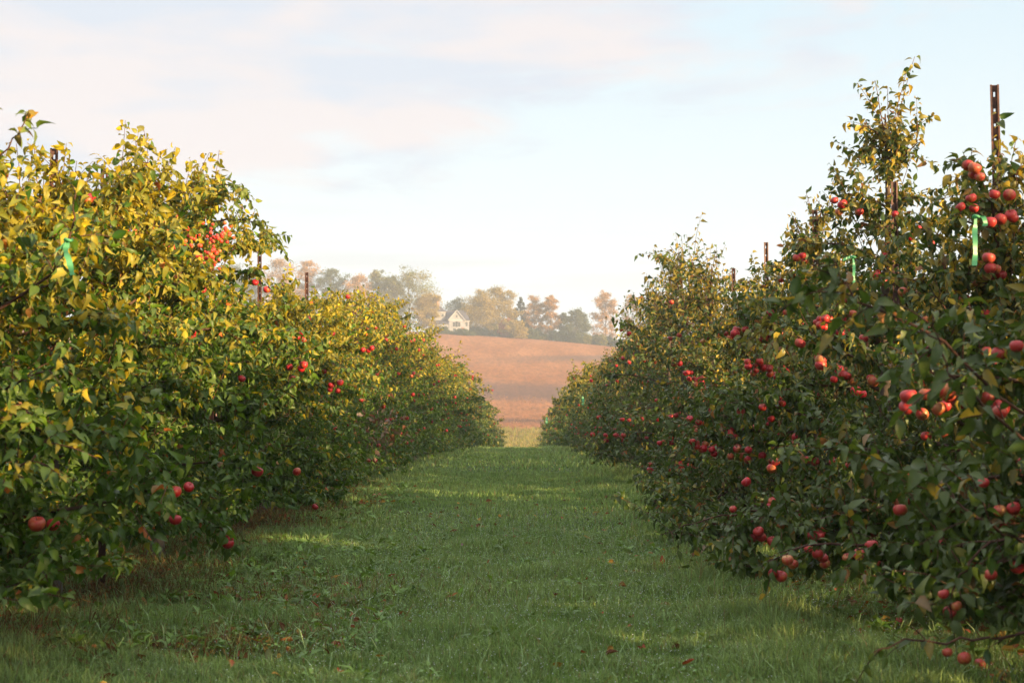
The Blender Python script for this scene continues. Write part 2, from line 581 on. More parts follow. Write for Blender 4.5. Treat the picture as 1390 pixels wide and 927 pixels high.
def grow(seed, H, Rad, prof, limbs, shoot_gap, lod, pal, top_shoots=14, leaf_len=0.075, clear=0.34, extra=None, sprout=0.35, rosette=4, yellow_top=0.0, red=0.0, narrow_top=False, skirt=9, floor=0.32):
    """an apple tree: leader, scaffold limbs, shoots, spurs and leaves. returns wood mesh, crown mesh, spur points"""
    rg = np.random.default_rng(seed)
    wv, wq, wc = [], [], []
    lp, ld, ln, lu = [], [], [], []
    spurs = []
    nb = 0

    def wood(P, r0, r1, n, c):
        nonlocal nb
        r = np.linspace(r0, r1, len(P))
        v, q = tube_np(P, r, n)
        wv.append(v)
        wq.append(q + nb)
        wc.append(np.tile(np.array(c), (len(v), 1)))
        nb += len(v)

    def leaves_along(P, gap, young=0.5):
        seg = np.linalg.norm(np.diff(P, axis=0), axis=1)
        s = np.concatenate([[0], np.cumsum(seg)])
        k = max(2, int(s[-1] / gap))
        ts = np.linspace(0.08, 1.0, k) * s[-1]
        pts = np.stack([np.interp(ts, s, P[:, i]) for i in range(3)], 1)
        T = unit(P[-1] - P[0])
        a0 = rg.uniform(0, 6.28)
        a = np.cross(T, [0.3, 0.5, 0.8])
        a = unit(a)
        b_ = np.cross(T, a)
        th = a0 + np.arange(k) * 2.4 + rg.normal(0, 0.3, k)
        rad = np.cos(th)[:, None] * a + np.sin(th)[:, None] * b_
        dirs = rad * 0.9 + T * rg.uniform(0.1, 0.7, k)[:, None] + rg.normal(0, 0.22, (k, 3))
        dirs[:, 2] += rg.uniform(-1.1, 0.2, k)
        lp.append(pts + rad * 0.012)
        ld.append(dirs)
        nn = rg.normal(0, 0.75, (k, 3))
        nn[:, 2] += 1.0
        ln.append(nn + rad * 0.35)
        lu.append(ts / s[-1] * young)

    def curve(p, d, L, n, droop, wob):
        pts = [np.array(p, float)]
        d = unit(np.array(d, float))
        for i in range(n):
            d = unit(d + np.array([0, 0, -droop / n]) + rg.normal(0, wob, 3))
            q_ = pts[-1] + d * L / n
            if q_[2] < floor:
                q_[2] = floor + rg.uniform(0, 0.08)
                d[2] = abs(d[2]) * 0.2
            pts.append(q_)
        return np.array(pts)

    # leader
    k = 12
    tz = np.linspace(0, 1, k)
    lx = np.cumsum(rg.normal(0, 0.018, k)) * tz
    ly = np.cumsum(rg.normal(0, 0.018, k)) * tz
    TR = np.stack([lx, ly, tz * H * 0.93 - 0.05 * (tz == 0)], 1)
    rr = 0.058 * (1 - tz) ** 0.8 + 0.006
    rr[0] *= 1.35
    v, q = tube_np(TR, rr, 8 if lod < 2 else 5)
    wv.append(v)
    wq.append(q)
    nb = len(v)
    cb = np.repeat(rr, 8 if lod < 2 else 5)[:, None] / 0.06
    wc.append(np.array([0.085, 0.05, 0.035]) * (1 - cb) + np.array([0.15, 0.125, 0.10]) * cb)

    def trunk_at(z):
        t_ = z / (H * 0.93)
        return np.array([np.interp(t_, tz, TR[:, 0]), np.interp(t_, tz, TR[:, 1]), z])

    azs = np.arange(limbs) * 2.39996 + rg.uniform(0, 6)
    zs = clear + (H * 0.9 - clear) * (np.arange(limbs) / limbs) ** 1.05
    specs = [(z, a, 1.0, None) for z, a in zip(zs, azs)]
    for j in range(skirt):
        specs.append((rg.uniform(floor + 0.12, floor + 0.40), j * 2.4 + 1.0, rg.uniform(0.85, 1.1), (rg.uniform(-0.05, 0.35), rg.uniform(0.5, 1.0))))
    for e in (extra or []):
        specs.append(e)
    for z0, a, mul, pt in specs:
        z0 = float(np.clip(z0 + rg.normal(0, 0.05), 0.28, H * 0.9))
        tt = z0 / H
        reach = np.interp(tt, prof[0], prof[1]) * Rad
        Lb = reach * rg.uniform(0.8, 1.2) * 1.1 * mul
        e0 = R(rg.uniform(15, 38)) + tt * R(20)
        droop = rg.uniform(0.45, 1.15) * (1.0 - 0.45 * tt)
        if pt is not None:
            e0, droop = pt
        d = (cos(a) * cos(e0), sin(a) * cos(e0), sin(e0))
        P0 = trunk_at(z0)
        Pl = curve(P0, d, Lb, 8, droop, 0.07)
        wood(Pl, 0.008 + 0.011 * Lb * (1 - 0.4 * tt), 0.003, 6 if lod == 0 else 4, (0.095, 0.055, 0.038))
        seg = np.linalg.norm(np.diff(Pl, axis=0), axis=1)
        s = np.concatenate([[0], np.cumsum(seg)])
        ns = max(3, int(Lb / shoot_gap))
        for j in range(ns):
            u = (j + rg.uniform(0.1, 0.9)) / ns
            u = 0.12 + 0.88 * u
            ss = u * s[-1]
            p = np.array([np.interp(ss, s, Pl[:, i]) for i in range(3)])
            T = unit(Pl[min(8, int(u * 8) + 1)] - Pl[max(0, int(u * 8) - 1)])
            rnd = rg.normal(0, 1, 3)
            rnd = unit(rnd - T * rnd.dot(T))
            up = 0.55 if rg.random() < sprout else 0.0
            dd = rnd * 0.9 + T * rg.uniform(0.2, 0.9) + np.array([0, 0, up * 1.6])
            l_ = rg.uniform(0.10, 0.34) * (1.15 - 0.30 * tt) * (1 + up * 1.0)
            Ps = curve(p, dd, l_, 3, rg.uniform(-0.1, 0.7), 0.1)
            if lod < 2:
                wood(Ps, 0.0032, 0.0014, 3, (0.12, 0.05, 0.032))
            leaves_along(Ps, 0.0135 if lod == 0 else (0.034 if lod == 1 else 0.055))
            if rg.random() < 0.5:
                spurs.append(p)
        # spur rosettes along the limb
        nr = int(Lb / (0.055 if lod == 0 else 0.09)) if lod < 2 else int(Lb / 0.2)
        for j in range(nr):
            ss = (0.15 + 0.85 * rg.random()) * s[-1]
            p = np.array([np.interp(ss, s, Pl[:, i]) for i in range(3)])
            kk = rosette
            th = rg.uniform(0, 6.28) + np.arange(kk) * 2.4
            dirs = np.stack([np.cos(th), np.sin(th), rg.uniform(-0.5, 0.5, kk)], 1)
            lp.append(p + dirs * 0.02)
            ld.append(dirs)
            nn = rg.normal(0, 0.7, (kk, 3))
            nn[:, 2] += 1
            ln.append(nn)
            lu.append(np.full(kk, 0.2))
        leaves_along(Pl[-3:], 0.02 if lod == 0 else 0.04, 0.8)
        if rg.random() < 0.7:
            spurs.append(Pl[rg.integers(4, 8)])
    # long upright shoots of the year near the top
    for j in range(top_shoots):
        z0 = H * rg.uniform(0.60, 0.88)
        reach = np.interp(z0 / H, prof[0], prof[1]) * Rad * (0.3 if narrow_top else 0.85)
        a = rg.uniform(0, 6.28)
        p = trunk_at(z0) + np.array([cos(a), sin(a), 0]) * reach * rg.random()
        d = (cos(a) * 0.35, sin(a) * 0.35, 1)
        Ps = curve(p, d, H * rg.uniform(0.10, 0.22), 5, -0.1, 0.07)
        wood(Ps, 0.004, 0.0018, 4, (0.13, 0.055, 0.035))
        leaves_along(Ps, 0.026 if lod == 0 else 0.045, 1.0)
    Pt = curve(trunk_at(H * 0.86), (rg.normal(0, 0.08), rg.normal(0, 0.08), 1), H * 0.15, 5, -0.05, 0.05)
    wood(Pt, 0.006, 0.002, 4, (0.12, 0.055, 0.035))
    leaves_along(Pt, 0.024 if lod == 0 else 0.045, 1.0)

    P_, D_, N_, U_ = (np.concatenate(a_) for a_ in (lp, ld, ln, lu))
    n = len(P_)
    Lf = leaf_len * rg.uniform(0.45, 1.25, n)
    hrel = P_[:, 2] / H
    # leaf colours: greens, some yellowing, upper leaves yellower as painted sunlight, few rusty
    g0, g1_, ye, rs = (np.array(c_) for c_ in pal)
    r1 = rg.random(n)[:, None]
    C = g0 * (1 - r1) + g1_ * r1
    yp = np.clip(0.025 + yellow_top * np.clip((hrel - 0.42) * 1.9, 0, 1) + 0.22 * yellow_top * (vnoise(P_[:, 0] * 3 + P_[:, 1] * 2, P_[:, 2] * 3, seed) - 0.4), 0.01, 1)[:, None]
    isy = (rg.random((n, 1)) < yp)
    mixy = rg.uniform(0.35, 1.0, (n, 1))
    C = np.where(isy, C * (1 - mixy) + ye * mixy, C)
    isr = rg.random((n, 1)) < (0.012 + red)
    C = np.where(isr, rs * rg.uniform(0.6, 1.2, (n, 1)), C)
    C = C * rg.uniform(0.72, 1.25, (n, 1))
    V, Q, T, CC = leaf_cloud(P_, D_, N_, Lf, rg.uniform(0.3, 2.0, n), rg.uniform(0.15, 1.2, n), rg.uniform(0.44, 0.64, n), C, lod)
    fz = H / np.percentile(V[:, 2], 99.85)
    V[:, 2] *= fz
    for w_ in wv:
        w_[:, 2] *= fz
    spurs = [p * np.array([1, 1, fz]) for p in spurs]
    crown = np_mesh('crown', V, Q, T, CC)
    wm = np_mesh('trunk', np.concatenate(wv), np.concatenate(wq), None, np.concatenate(wc))
    return wm, crown, np.array(spurs), n


PROF_L = ([0, 0.1, 0.25, 0.5, 0.72, 0.88, 1.0], [0.70, 0.88, 1.0, 0.98, 0.80, 0.5, 0.2])
PROF_R = ([0, 0.1, 0.22, 0.45, 0.65, 0.82, 1.0], [0.85, 1.0, 1.0, 0.80, 0.55, 0.32, 0.12])
PROF_T = ([0, 0.1, 0.22, 0.40, 0.58, 0.75, 1.0], [0.85, 1.0, 1.0, 0.80, 0.50, 0.26, 0.10])
PROF_N = ([0, 0.1, 0.22, 0.45, 0.62, 0.75, 1.0], [0.85, 1.0, 1.0, 0.75, 0.42, 0.26, 0.16])
PAL_L = ((0.036, 0.094, 0.011), (0.095, 0.172, 0.017), (0.483, 0.357, 0.0231), (0.42, 0.13, 0.035))
PAL_R = ((0.033, 0.072, 0.016), (0.086, 0.135, 0.024), (0.45, 0.32, 0.05), (0.28, 0.13, 0.06))
PAL_M = ((0.032, 0.072, 0.0128), (0.0808, 0.1275, 0.0187), (0.441, 0.3255, 0.0347), (0.28, 0.12, 0.05))


# ------------------------------------------------------------------ apples
def apple_mesh(name, m, r=0.036, squash=0.92, seed=0, rings=12, seg=16):
    rg = np.random.default_rng(seed)
    V, F = [], []
    tl = rg.uniform(-0.06, 0.06)
    for i in range(rings + 1):
        th = pi * i / rings
        rr = r * sin(th)
        z = r * squash * cos(th)
        # shoulders, stalk cavity and calyx basin
        rr *= 1 + 0.08 * cos(th)
        z -= r * 0.42 * math.exp(-(th / 0.42)**2)
        z += r * 0.22 * math.exp(-((pi - th) / 0.36)**2)
        for j in range(seg):
            a = 2 * pi * j / seg
            lob = 1 + 0.025 * cos(5 * a) * (0.4 + 0.6 * (th / pi))
            V.append((rr * cos(a) * lob + tl * z, rr * sin(a) * lob, z))
    for i in range(rings):
        for j in range(seg):
            a, b_ = i * seg + j, i * seg + (j + 1) % seg
            F.append((a, a + seg, b_ + seg, b_))
    nf = len(F)
    mb = MB()
    mb.v, mb.f = V, F
    mb.tube([(0, 0, r * 0.4), (0.002, 0, r * 0.8), (0.006, 0.001, r * 1.3)], [0.0016, 0.0012, 0.0016], 5)
    mb.tube([(0, 0, -r * 0.6), (0, 0, -r * 0.80)], [0.006, 0.002], 6)
    me = mb.mesh(name, True)
    me.materials.append(m)
    me.materials.append(M_stem)
    for p in me.polygons:
        if p.index >= nf:
            p.material_index = 1
    me.update()
    return me


APL = [apple_mesh('apple', M_appleL, 0.037, 0.95, 1), apple_mesh('apple', M_appleL, 0.034, 0.90, 2)]
APT = [apple_mesh('apple', M_appleT, 0.035, 0.92, 3), apple_mesh('apple', M_appleT, 0.031, 0.95, 4)]
APR = [apple_mesh('apple', M_appleR, 0.032, 0.92, 5), apple_mesh('apple', M_appleR, 0.029, 0.9, 6), apple_mesh('apple', M_appleR, 0.034, 0.88, 7)]
rnd = random.Random(11)


def add_apple(parent, meshes, p, s=1.0, name='apple'):
    o = bpy.data.objects.new(name, rnd.choice(meshes))
    COL.objects.link(o)
    o.parent = parent
    o.location = p
    o.rotation_euler = (rnd.uniform(-0.6, 0.6), rnd.uniform(-0.6, 0.6), rnd.uniform(0, 6.28))
    o.scale = (s * rnd.uniform(0.85, 1.12),) * 3
    return o


def put_apples(root, spurs, meshes, n, lane, seed, H, cl=2, zlo=0.0, zhi=9, out_bias=0.6):
    """hang apples in twos and threes under spurs, most of them in the outer canopy"""
    rg = random.Random(seed)
    sp_ = [p for p in spurs if zlo < p[2] < zhi]
    sp_.sort(key=lambda p: -(lane * p[0] * out_bias + math.hypot(p[0], p[1]) * 0.5 - 0.25 * p[1] + rg.gauss(0, 0.33)))
    k = 0
    for p in sp_:
        if k >= n:
            break
        for j in range(rg.randint(1, cl)):
            q_ = Vector((p[0] + lane * 0.07 + rg.gauss(0, 0.035), p[1] - 0.05 + rg.gauss(0, 0.035), max(0.06, p[2] - 0.05 - rg.uniform(0, 0.05) - 0.03 * j)))
            if k < n:
                add_apple(root, meshes, q_)
                k += 1


def make_tree(x, y, wm, cm, label, group, rz=0.0, sc=1.0, cat='apple tree', leafm=None):
    root = bpy.data.objects.new('apple_tree', None)
    COL.objects.link(root)
    root.empty_display_size = 0.3
    root.location = (x, y, gz(x, y) - 0.01)
    root.rotation_euler = (0, 0, rz)
    root.scale = (sc, sc, sc)
    tag(root, label, cat, group)
    obj('trunk', wm, M_bark, root)
    obj('crown', cm, leafm, root)
    return root


GL, GR, GR2 = 'apple trees in the row left of the grass lane', 'apple trees in the row right of the grass lane', 'apple trees in the second row on the right'
XL, XR = -3.15, 2.8
HERO = {}
# y, height, radius, profile, limbs, seed, extra limbs (z, azimuth, length factor, (pitch, droop)), label
heroL = [
    (7.1, 2.55, 1.22, PROF_L, 46, 21, [], 'nearest tree of the left row, big yellow-edged leaves, cut off by the photo edge'),
    (9.9, 3.02, 1.22, PROF_L, 46, 22, [(2.3, 0.3, 1.0, (0.9, 0.3))], 'second left-row tree, leafy yellow-green, dark red apples hanging low'),
    (12.7, 3.38, 1.12, PROF_L, 48, 23, [(2.2, -0.45, 0.8, (0.5, 0.4)), (2.0, -0.3, 0.9, (0.4, 0.4))], 'broad sunlit apple tree with orange-red fruit clusters and a branch over the lane'),
    (15.5, 2.62, 1.15, PROF_L, 42, 24, [], 'left-row apple tree directly behind the one with orange-red fruit clusters'),
    (18.3, 2.82, 1.18, PROF_L, 42, 25, [], 'lower left-row apple tree around the bare post tops, one red apple beside the post'),
]
heroR = [
    (5.8, 2.60, 1.26, PROF_R, 44, 31, [(0.55, 3.5, 1.0, (0.1, 0.5))], 'nearest tree of the right row, large dark leaves, cut off by the photo edge'),
    (8.6, 2.72, 1.28, PROF_N, 46, 32, [(0.5, 3.3, 1.2, (0.05, 0.45)), (0.45, 3.0, 1.1, (0.02, 0.3))], 'dark apple tree laden with pinkish apples round the tall perforated post'),
    (11.4, 3.80, 1.30, PROF_T, 50, 33, [(0.6, 3.4, 1.2, (0.05, 0.5))], 'tallest apple tree, narrow pointed top with upright shoots against the sky'),
    (14.2, 3.20, 1.30, PROF_T, 46, 34, [(0.5, 3.2, 1.1, (0.05, 0.4))], 'pointed apple tree just behind the tallest one, gold-lit upper leaves'),
    (17.0, 2.90, 1.30, PROF_R, 42, 35, [], 'right-row apple tree second behind the tallest one, shaded base, few red apples'),
]
total = 0
for (y, H, Ra, pf, nl, sd_, ex, lab) in heroL:
    wm, cm, spp, n = grow(sd_, H, Ra, pf, nl, 0.062, 0, PAL_L, top_shoots=22, leaf_len=0.072, extra=ex, yellow_top=0.78, rosette=5, red=0.0, clear=0.55, floor=0.44 if y < 8 else 0.34)
    total += n
    root = make_tree(XL, y, wm, cm, lab, GL, leafm=M_leafL)
    HERO[('L', y)] = (root, spp)
    put_apples(root, spp, APL, {7.1: 0, 9.9: 4, 12.7: 12, 15.5: 8, 18.3: 10}[y], 1, sd_, H, 2)
for (y, H, Ra, pf, nl, sd_, ex, lab) in heroR:
    wm, cm, spp, n = grow(sd_, H, Ra, pf, nl, 0.062, 0, PAL_R, top_shoots=9 if pf is PROF_T else 12, leaf_len=0.066 if y > 7 else 0.073, extra=ex, yellow_top=0.60, rosette=4, red=0.015, clear=0.45, narrow_top=pf is not PROF_R, floor=0.45 if y < 7 else 0.30)
    total += n
    root = make_tree(XR, y, wm, cm, lab, GR, leafm=M_leafR)
    HERO[('R', y)] = (root, spp)
    k = {5.8: 60, 8.6: 98, 11.4: 92, 14.2: 80, 17.0: 56}[y]
    put_apples(root, spp, APR if y < 11 else APT + APR[:1], k // 2, -1, sd_, H, 3, 0.62, H * 0.55)
    put_apples(root, spp, APR if y < 11 else APT + APR[:1], k - k // 2, -1, sd_ + 1, H, 3, H * 0.5, H * 0.86)

# mid and far tree models, shared by many trees of the rows
midL = [grow(41 + i, h, 1.28, PROF_L, 38, 0.072, 1, PAL_L, top_shoots=22, leaf_len=0.090, yellow_top=0.75, rosette=4, clear=0.35) for i, h in enumerate((3.4, 3.7, 3.2))]
midR = [grow(51 + i, h, 1.27, PROF_R, 38, 0.072, 1, PAL_R, top_shoots=22, leaf_len=0.090, yellow_top=0.58, rosette=4, red=0.01, clear=0.35) for i, h in enumerate((3.6, 3.9, 3.3))]
farA = [grow(61 + i, h, 1.40, PROF_L if i else PROF_R, 26, 0.13, 2, PAL_M, top_shoots=14, leaf_len=0.16, yellow_top=0.65, rosette=4, clear=0.3) for i, h in enumerate((3.4, 3.7, 3.2))]
print('hero leaves', total, 'mid', [a[3] for a in midL + midR], 'far', [a[3] for a in farA])
ORD = ['zeroth', 'first', 'second', 'third', 'fourth', 'fifth', 'sixth', 'seventh', 'eighth', 'ninth', 'tenth', 'eleventh', 'twelfth', 'thirteenth', 'fourteenth', 'fifteenth', 'sixteenth']
rg = random.Random(5)


def rest_of_row(x0, y0, yend, mids, meshes, side, lane, sizes, group, leafm):
    y, i = y0, 5
    while y < yend:
        i += 1
        far = y > 52
        wm, cm, spp, n = rg.choice(farA) if far else mids[(i * 2 + 1) % 3]
        rz = rg.uniform(0, 6.28)
        hh = sizes(y)
        H = max(v_.co.z for v_ in cm.vertices)
        sc = hh / H * rg.uniform(0.92, 1.05)
        if i <= 15:
            lab = '%s apple tree of the row %s of the grass lane, counted from the camera' % (ORD[i], side)
        else:
            lab = 'small far-off apple tree near the far end of the %s row' % side
        root = make_tree(x0 + rg.uniform(-0.15, 0.15), y, wm, cm, lab, group if i <= 15 else 'far-end apple trees of the %s row' % side, rz, sc, leafm=leafm)
        wd_ = rg.uniform(0.84, 1.08)
        root.scale = (sc * wd_, sc * wd_, sc)
        k = 0 if y > 100 else ((9 if side == 'left' else 18) if y < 30 else (8 if y < 52 else 4))
        lx = lane * cos(-rz)
        ly = lane * sin(-rz)
        cand = sorted([p for p in spp if 0.6 < p[2] < 0.85 * hh / sc], key=lambda p: -(p[0] * lx + p[1] * ly + rg.gauss(0, 0.5)))
        for p in cand[:k]:
            o = add_apple(root, meshes, (p[0] + lx * 0.12, p[1] + ly * 0.12, max(0.08, p[2] - 0.06)), 1.05 if not far else 1.2)
        y += 2.85 * (1 + rg.uniform(-0.06, 0.06)) if y < 60 else 3.6


rest_of_row(XL, 21.1, 150, midL, APL, 'left', 1, lambda y: float(np.interp(y, [21, 24, 28, 33, 45, 60, 90, 150], [3.0, 3.5, 3.7, 3.75, 3.6, 3.6, 3.7, 3.5])), GL, M_leafL)
rest_of_row(XR, 19.9, 150, midR, APT, 'right', -1, lambda y: float(np.interp(y, [19, 21, 23, 26, 30, 40, 60, 90, 150], [2.85, 3.5, 4.45, 4.5, 4.0, 3.75, 3.3, 3.6, 3.6])), GR, M_leafR)
# the row's trees beside and behind the photographer, and the second row on the right
for i, (x, y, h) in enumerate([(2.95, 3.05, 2.9), (2.95, 1.3, 3.4), (2.9, -0.9, 3.3), (2.9, -3.4, 3.4), (2.9, -5.8, 3.3), (2.9, -8.0, 3.4)]):
    wm, cm, spp, n = midR[i % 3]
    make_tree(x, y, wm, cm, 'apple tree of the right row standing beside the camera', 'right row trees beside the camera', i * 1.7, h / 3.7, leafm=M_leafR)
y = -15.0
i = 0
while y < 62:
    wm, cm, spp, n = midR[(i + 1) % 3]
    root = make_tree(8.5 + rg.uniform(-0.1, 0.1), y, wm, cm, 'apple tree in the next row, glimpsed between the right-hand trees', GR2, rg.uniform(0, 6.28), rg.uniform(1.02, 1.14), leafm=M_leafR)
    y += 2.35
    i += 1


# ------------------------------------------------------------------ metal posts
def post_mesh():
    mb = MB()
    w, th, Hh = 0.015, 0.003, 3.2
    z = 0.0
    k = 0
    while z < Hh - 0.001:
        z1 = min(Hh, z + 0.072)
        mb.box(-w, w, -th / 2, th / 2, z, z1)
        if z1 < Hh - 0.03:
            hh = 0.017 if k % 3 else 0.028
            mb.box(-w, -0.0055, -th / 2, th / 2, z1, z1 + hh)
            mb.box(0.0055, w, -th / 2, th / 2, z1, z1 + hh)
            z = z1 + hh
        else:
            z = z1
        k += 1
    # flanges bent forward and the outer lips
    for sgn in (-1, 1):
        x0, x1 = sorted((sgn * w, sgn * (w + 0.003)))
        mb.box(x0, x1, -0.018, th / 2, 0, Hh)
        x0, x1 = sorted((sgn * (w + 0.003), sgn * (w + 0.011)))
        mb.box(x0, x1, -0.018, -0.015, 0, Hh)
    return mb.mesh('metal_post')


M_post = simple_mat('rusty_steel', (0.05, 0.024, 0.018), (0.13, 0.055, 0.035), 22, 0.6, 0.4, 0.2)
pm = post_mesh()
for (x, y, H, lab, rz) in [
    (2.83, 8.72, 3.17, 'tall rusty perforated post standing clear of the right-hand apple tree', -0.12),
    (2.83, 11.15, 3.02, 'rusty post inside the tallest apple tree, glimpsed among red apples', 0.1),
    (2.84, 14.2, 3.18, 'rusty post hidden in the pointed tree behind the tallest one', 0.0),
    (2.82, 17.0, 3.16, 'slim post top between the second and third right-hand crowns', 0.2),
    (-3.1, 9.72, 3.0, 'dark post among the upper leaves above the left-hand green ribbon', 0.2),
    (-2.95, 10.4, 2.98, 'brown post top just right of the dark leftmost post', 0.0),
    (-3.14, 14.9, 2.96, 'dark post under the overhanging branch of the fruit-clustered tree', 0.1),
    (-3.15, 17.7, 3.19, 'bare post top against the hazy far trees, red apple beside it', -0.1),
    (-3.13, 21.4, 3.26, 'short brown post top right of the bare one, in left-row leaves', 0.0),
]:
    g_ = gz(x, y)
    o = obj('metal_post', pm, M_post, None, (x, y, g_ + H - 3.2), (R(0.6), R(-0.4), rz))
    tag(o, lab, 'post', 'metal posts standing in the tree rows')
for i in range(8):
    for X0, y0, sidew in ((XL, 24.2, 'left'), (XR, 19.9, 'right')):
        y = y0 + i * 2.85
        o = obj('metal_post', pm, M_post, None, (X0 + 0.05, y, gz(X0, y) - 0.05), (0, 0, i))
        tag(o, 'metal post hidden among the crowns further along the %s row' % sidew, 'post', 'further posts of the %s row' % sidew)

# ------------------------------------------------------------------ ribbons
m, t, b, out = mat('green_ribbon')
b.inputs['Base Color'].default_value = (0.12, 0.42, 0.20, 1)
b.inputs['Roughness'].default_value = 0.4
tr = t.nodes.new('ShaderNodeBsdfTranslucent')
tr.inputs[0].default_value = (0.16, 0.55, 0.28, 1)
mx = t.nodes.new('ShaderNodeMixShader')
mx.inputs[0].default_value = 0.4
t.links.new(b.outputs[0], mx.inputs[1])
t.links.new(tr.outputs[0], mx.inputs[2])
t.links.new(mx.outputs[0], out.inputs[0])
M_rib = m


def strip(mb, pts, w, wdir):
    P_ = np.array(pts, float)
    n = 14
    s_ = np.linspace(0, len(P_) - 1, n)
    Q_ = np.stack([np.interp(s_, range(len(P_)), P_[:, i]) for i in range(3)], 1)
    V, F = [], []
    for i, p in enumerate(Q_):
        tw = 0.5 * sin(i * 0.9)
        d = np.array([wdir[0] * cos(tw) , wdir[0] * sin(tw) + wdir[1], wdir[2]])
        ww = w * (0.45 + 0.55 * min(1, i / 3))
        V += [p - d * ww / 2 + np.array([0, 0.006 * sin(i * 1.7), 0]), p + d * ww / 2]
    for i in range(n - 1):
        F.append((2 * i, 2 * i + 1, 2 * i + 3, 2 * i + 2))
    mb.poly(V, F)


def ribbon(loc, tails, w, lab):
    mb = MB()
    for pts, wd in tails:
        strip(mb, pts, w, wd)
    ring = [(0.016 * cos(a), 0.016 * sin(a), 0.004 * sin(2 * a)) for a in np.linspace(0, 6.0, 10)]
    mb.tube(ring, [0.006] * 10, 6)
    o = obj('ribbon', mb.mesh('ribbon', True), M_rib, None, loc)
    tag(o, lab, 'ribbon', 'green ribbons tied to branches')


XD = (1, 0, 0)
ribbon(at(1325, 294, 7.55), [([(0, 0, 0), (-0.012, -0.01, -0.08), (-0.010, -0.012, -0.17), (-0.016, -0.01, -0.255)], XD), ([(0, 0, 0), (0.03, -0.01, 0.004), (0.045, -0.01, -0.03), (0.044, 0, -0.05)], XD)], 0.026,
       'long green ribbon hanging beside the tall rusty post on the right')
ribbon(at(1158, 349, 10.1), [([(0, 0, 0), (0.004, -0.01, -0.07), (0.0, -0.01, -0.14), (0.004, -0.01, -0.2)], XD), ([(0, 0, 0), (-0.03, -0.01, -0.003), (-0.07, -0.01, -0.02)], (0.3, 0, 0.95))], 0.019,
       'green ribbon in the middle of the tallest apple tree')
ribbon(at(93, 326, 6.22), [([(0, 0, 0), (-0.010, -0.01, -0.045), (0.010, -0.02, -0.09), (0.022, -0.01, -0.15)], XD), ([(0, 0, 0), (-0.02, -0.01, -0.022), (-0.04, -0.01, -0.04), (-0.055, 0, -0.048)], (0.5, 0, 0.85))], 0.026,
       'green ribbon tied on a shoot of the nearest left-row tree')
ribbon(at(791, 538, 41), [([(0, 0, 0), (0.01, 0, -0.12), (0, 0, -0.24)], XD)], 0.07, 'tiny green ribbon on a distant right-row tree, higher of two')
ribbon(at(742, 566, 88), [([(0, 0, 0), (0.01, 0, -0.2), (0, 0, -0.4)], XD)], 0.12, 'tiny green ribbon near the far end of the right row, lower of two')

# ------------------------------------------------------------------ small fruit, hand-placed apples, withered branch
M_small = apple_mat('small_fruit_skin', (0.62, 0.05, 0.03), (0.60, 0.22, 0.05), 0.08)


fruit_me = apple_mesh('fruit', M_small, 0.0155, 1.0, 9, 6, 9)
r13, _ = HERO[('L', 12.7)]
for (px, py, d) in [(288, 340, 11.75), (280, 352, 11.7), (292, 327, 11.8), (270, 345, 11.75), (256, 322, 11.8), (262, 312, 11.9), (236, 341, 11.7), (285, 316, 11.9), (309, 313, 12.0), (240, 312, 11.8), (298, 350, 11.8), (300, 322, 11.9), (222, 318, 11.7), (180, 312, 11.5)]:
    p = at(px, py, d - 0.1)
    for k in range(7):
        o = bpy.data.objects.new('fruit', fruit_me)
        COL.objects.link(o)
        o.parent = r13
        o.location = p - r13.location + Vector((rnd.gauss(0, 0.035), rnd.gauss(0, 0.03), rnd.gauss(0, 0.05)))
        o.rotation_euler = (rnd.uniform(-1, 1), rnd.uniform(-1, 1), rnd.uniform(0, 6))
        o.scale = (rnd.uniform(0.75, 1.25),) * 3

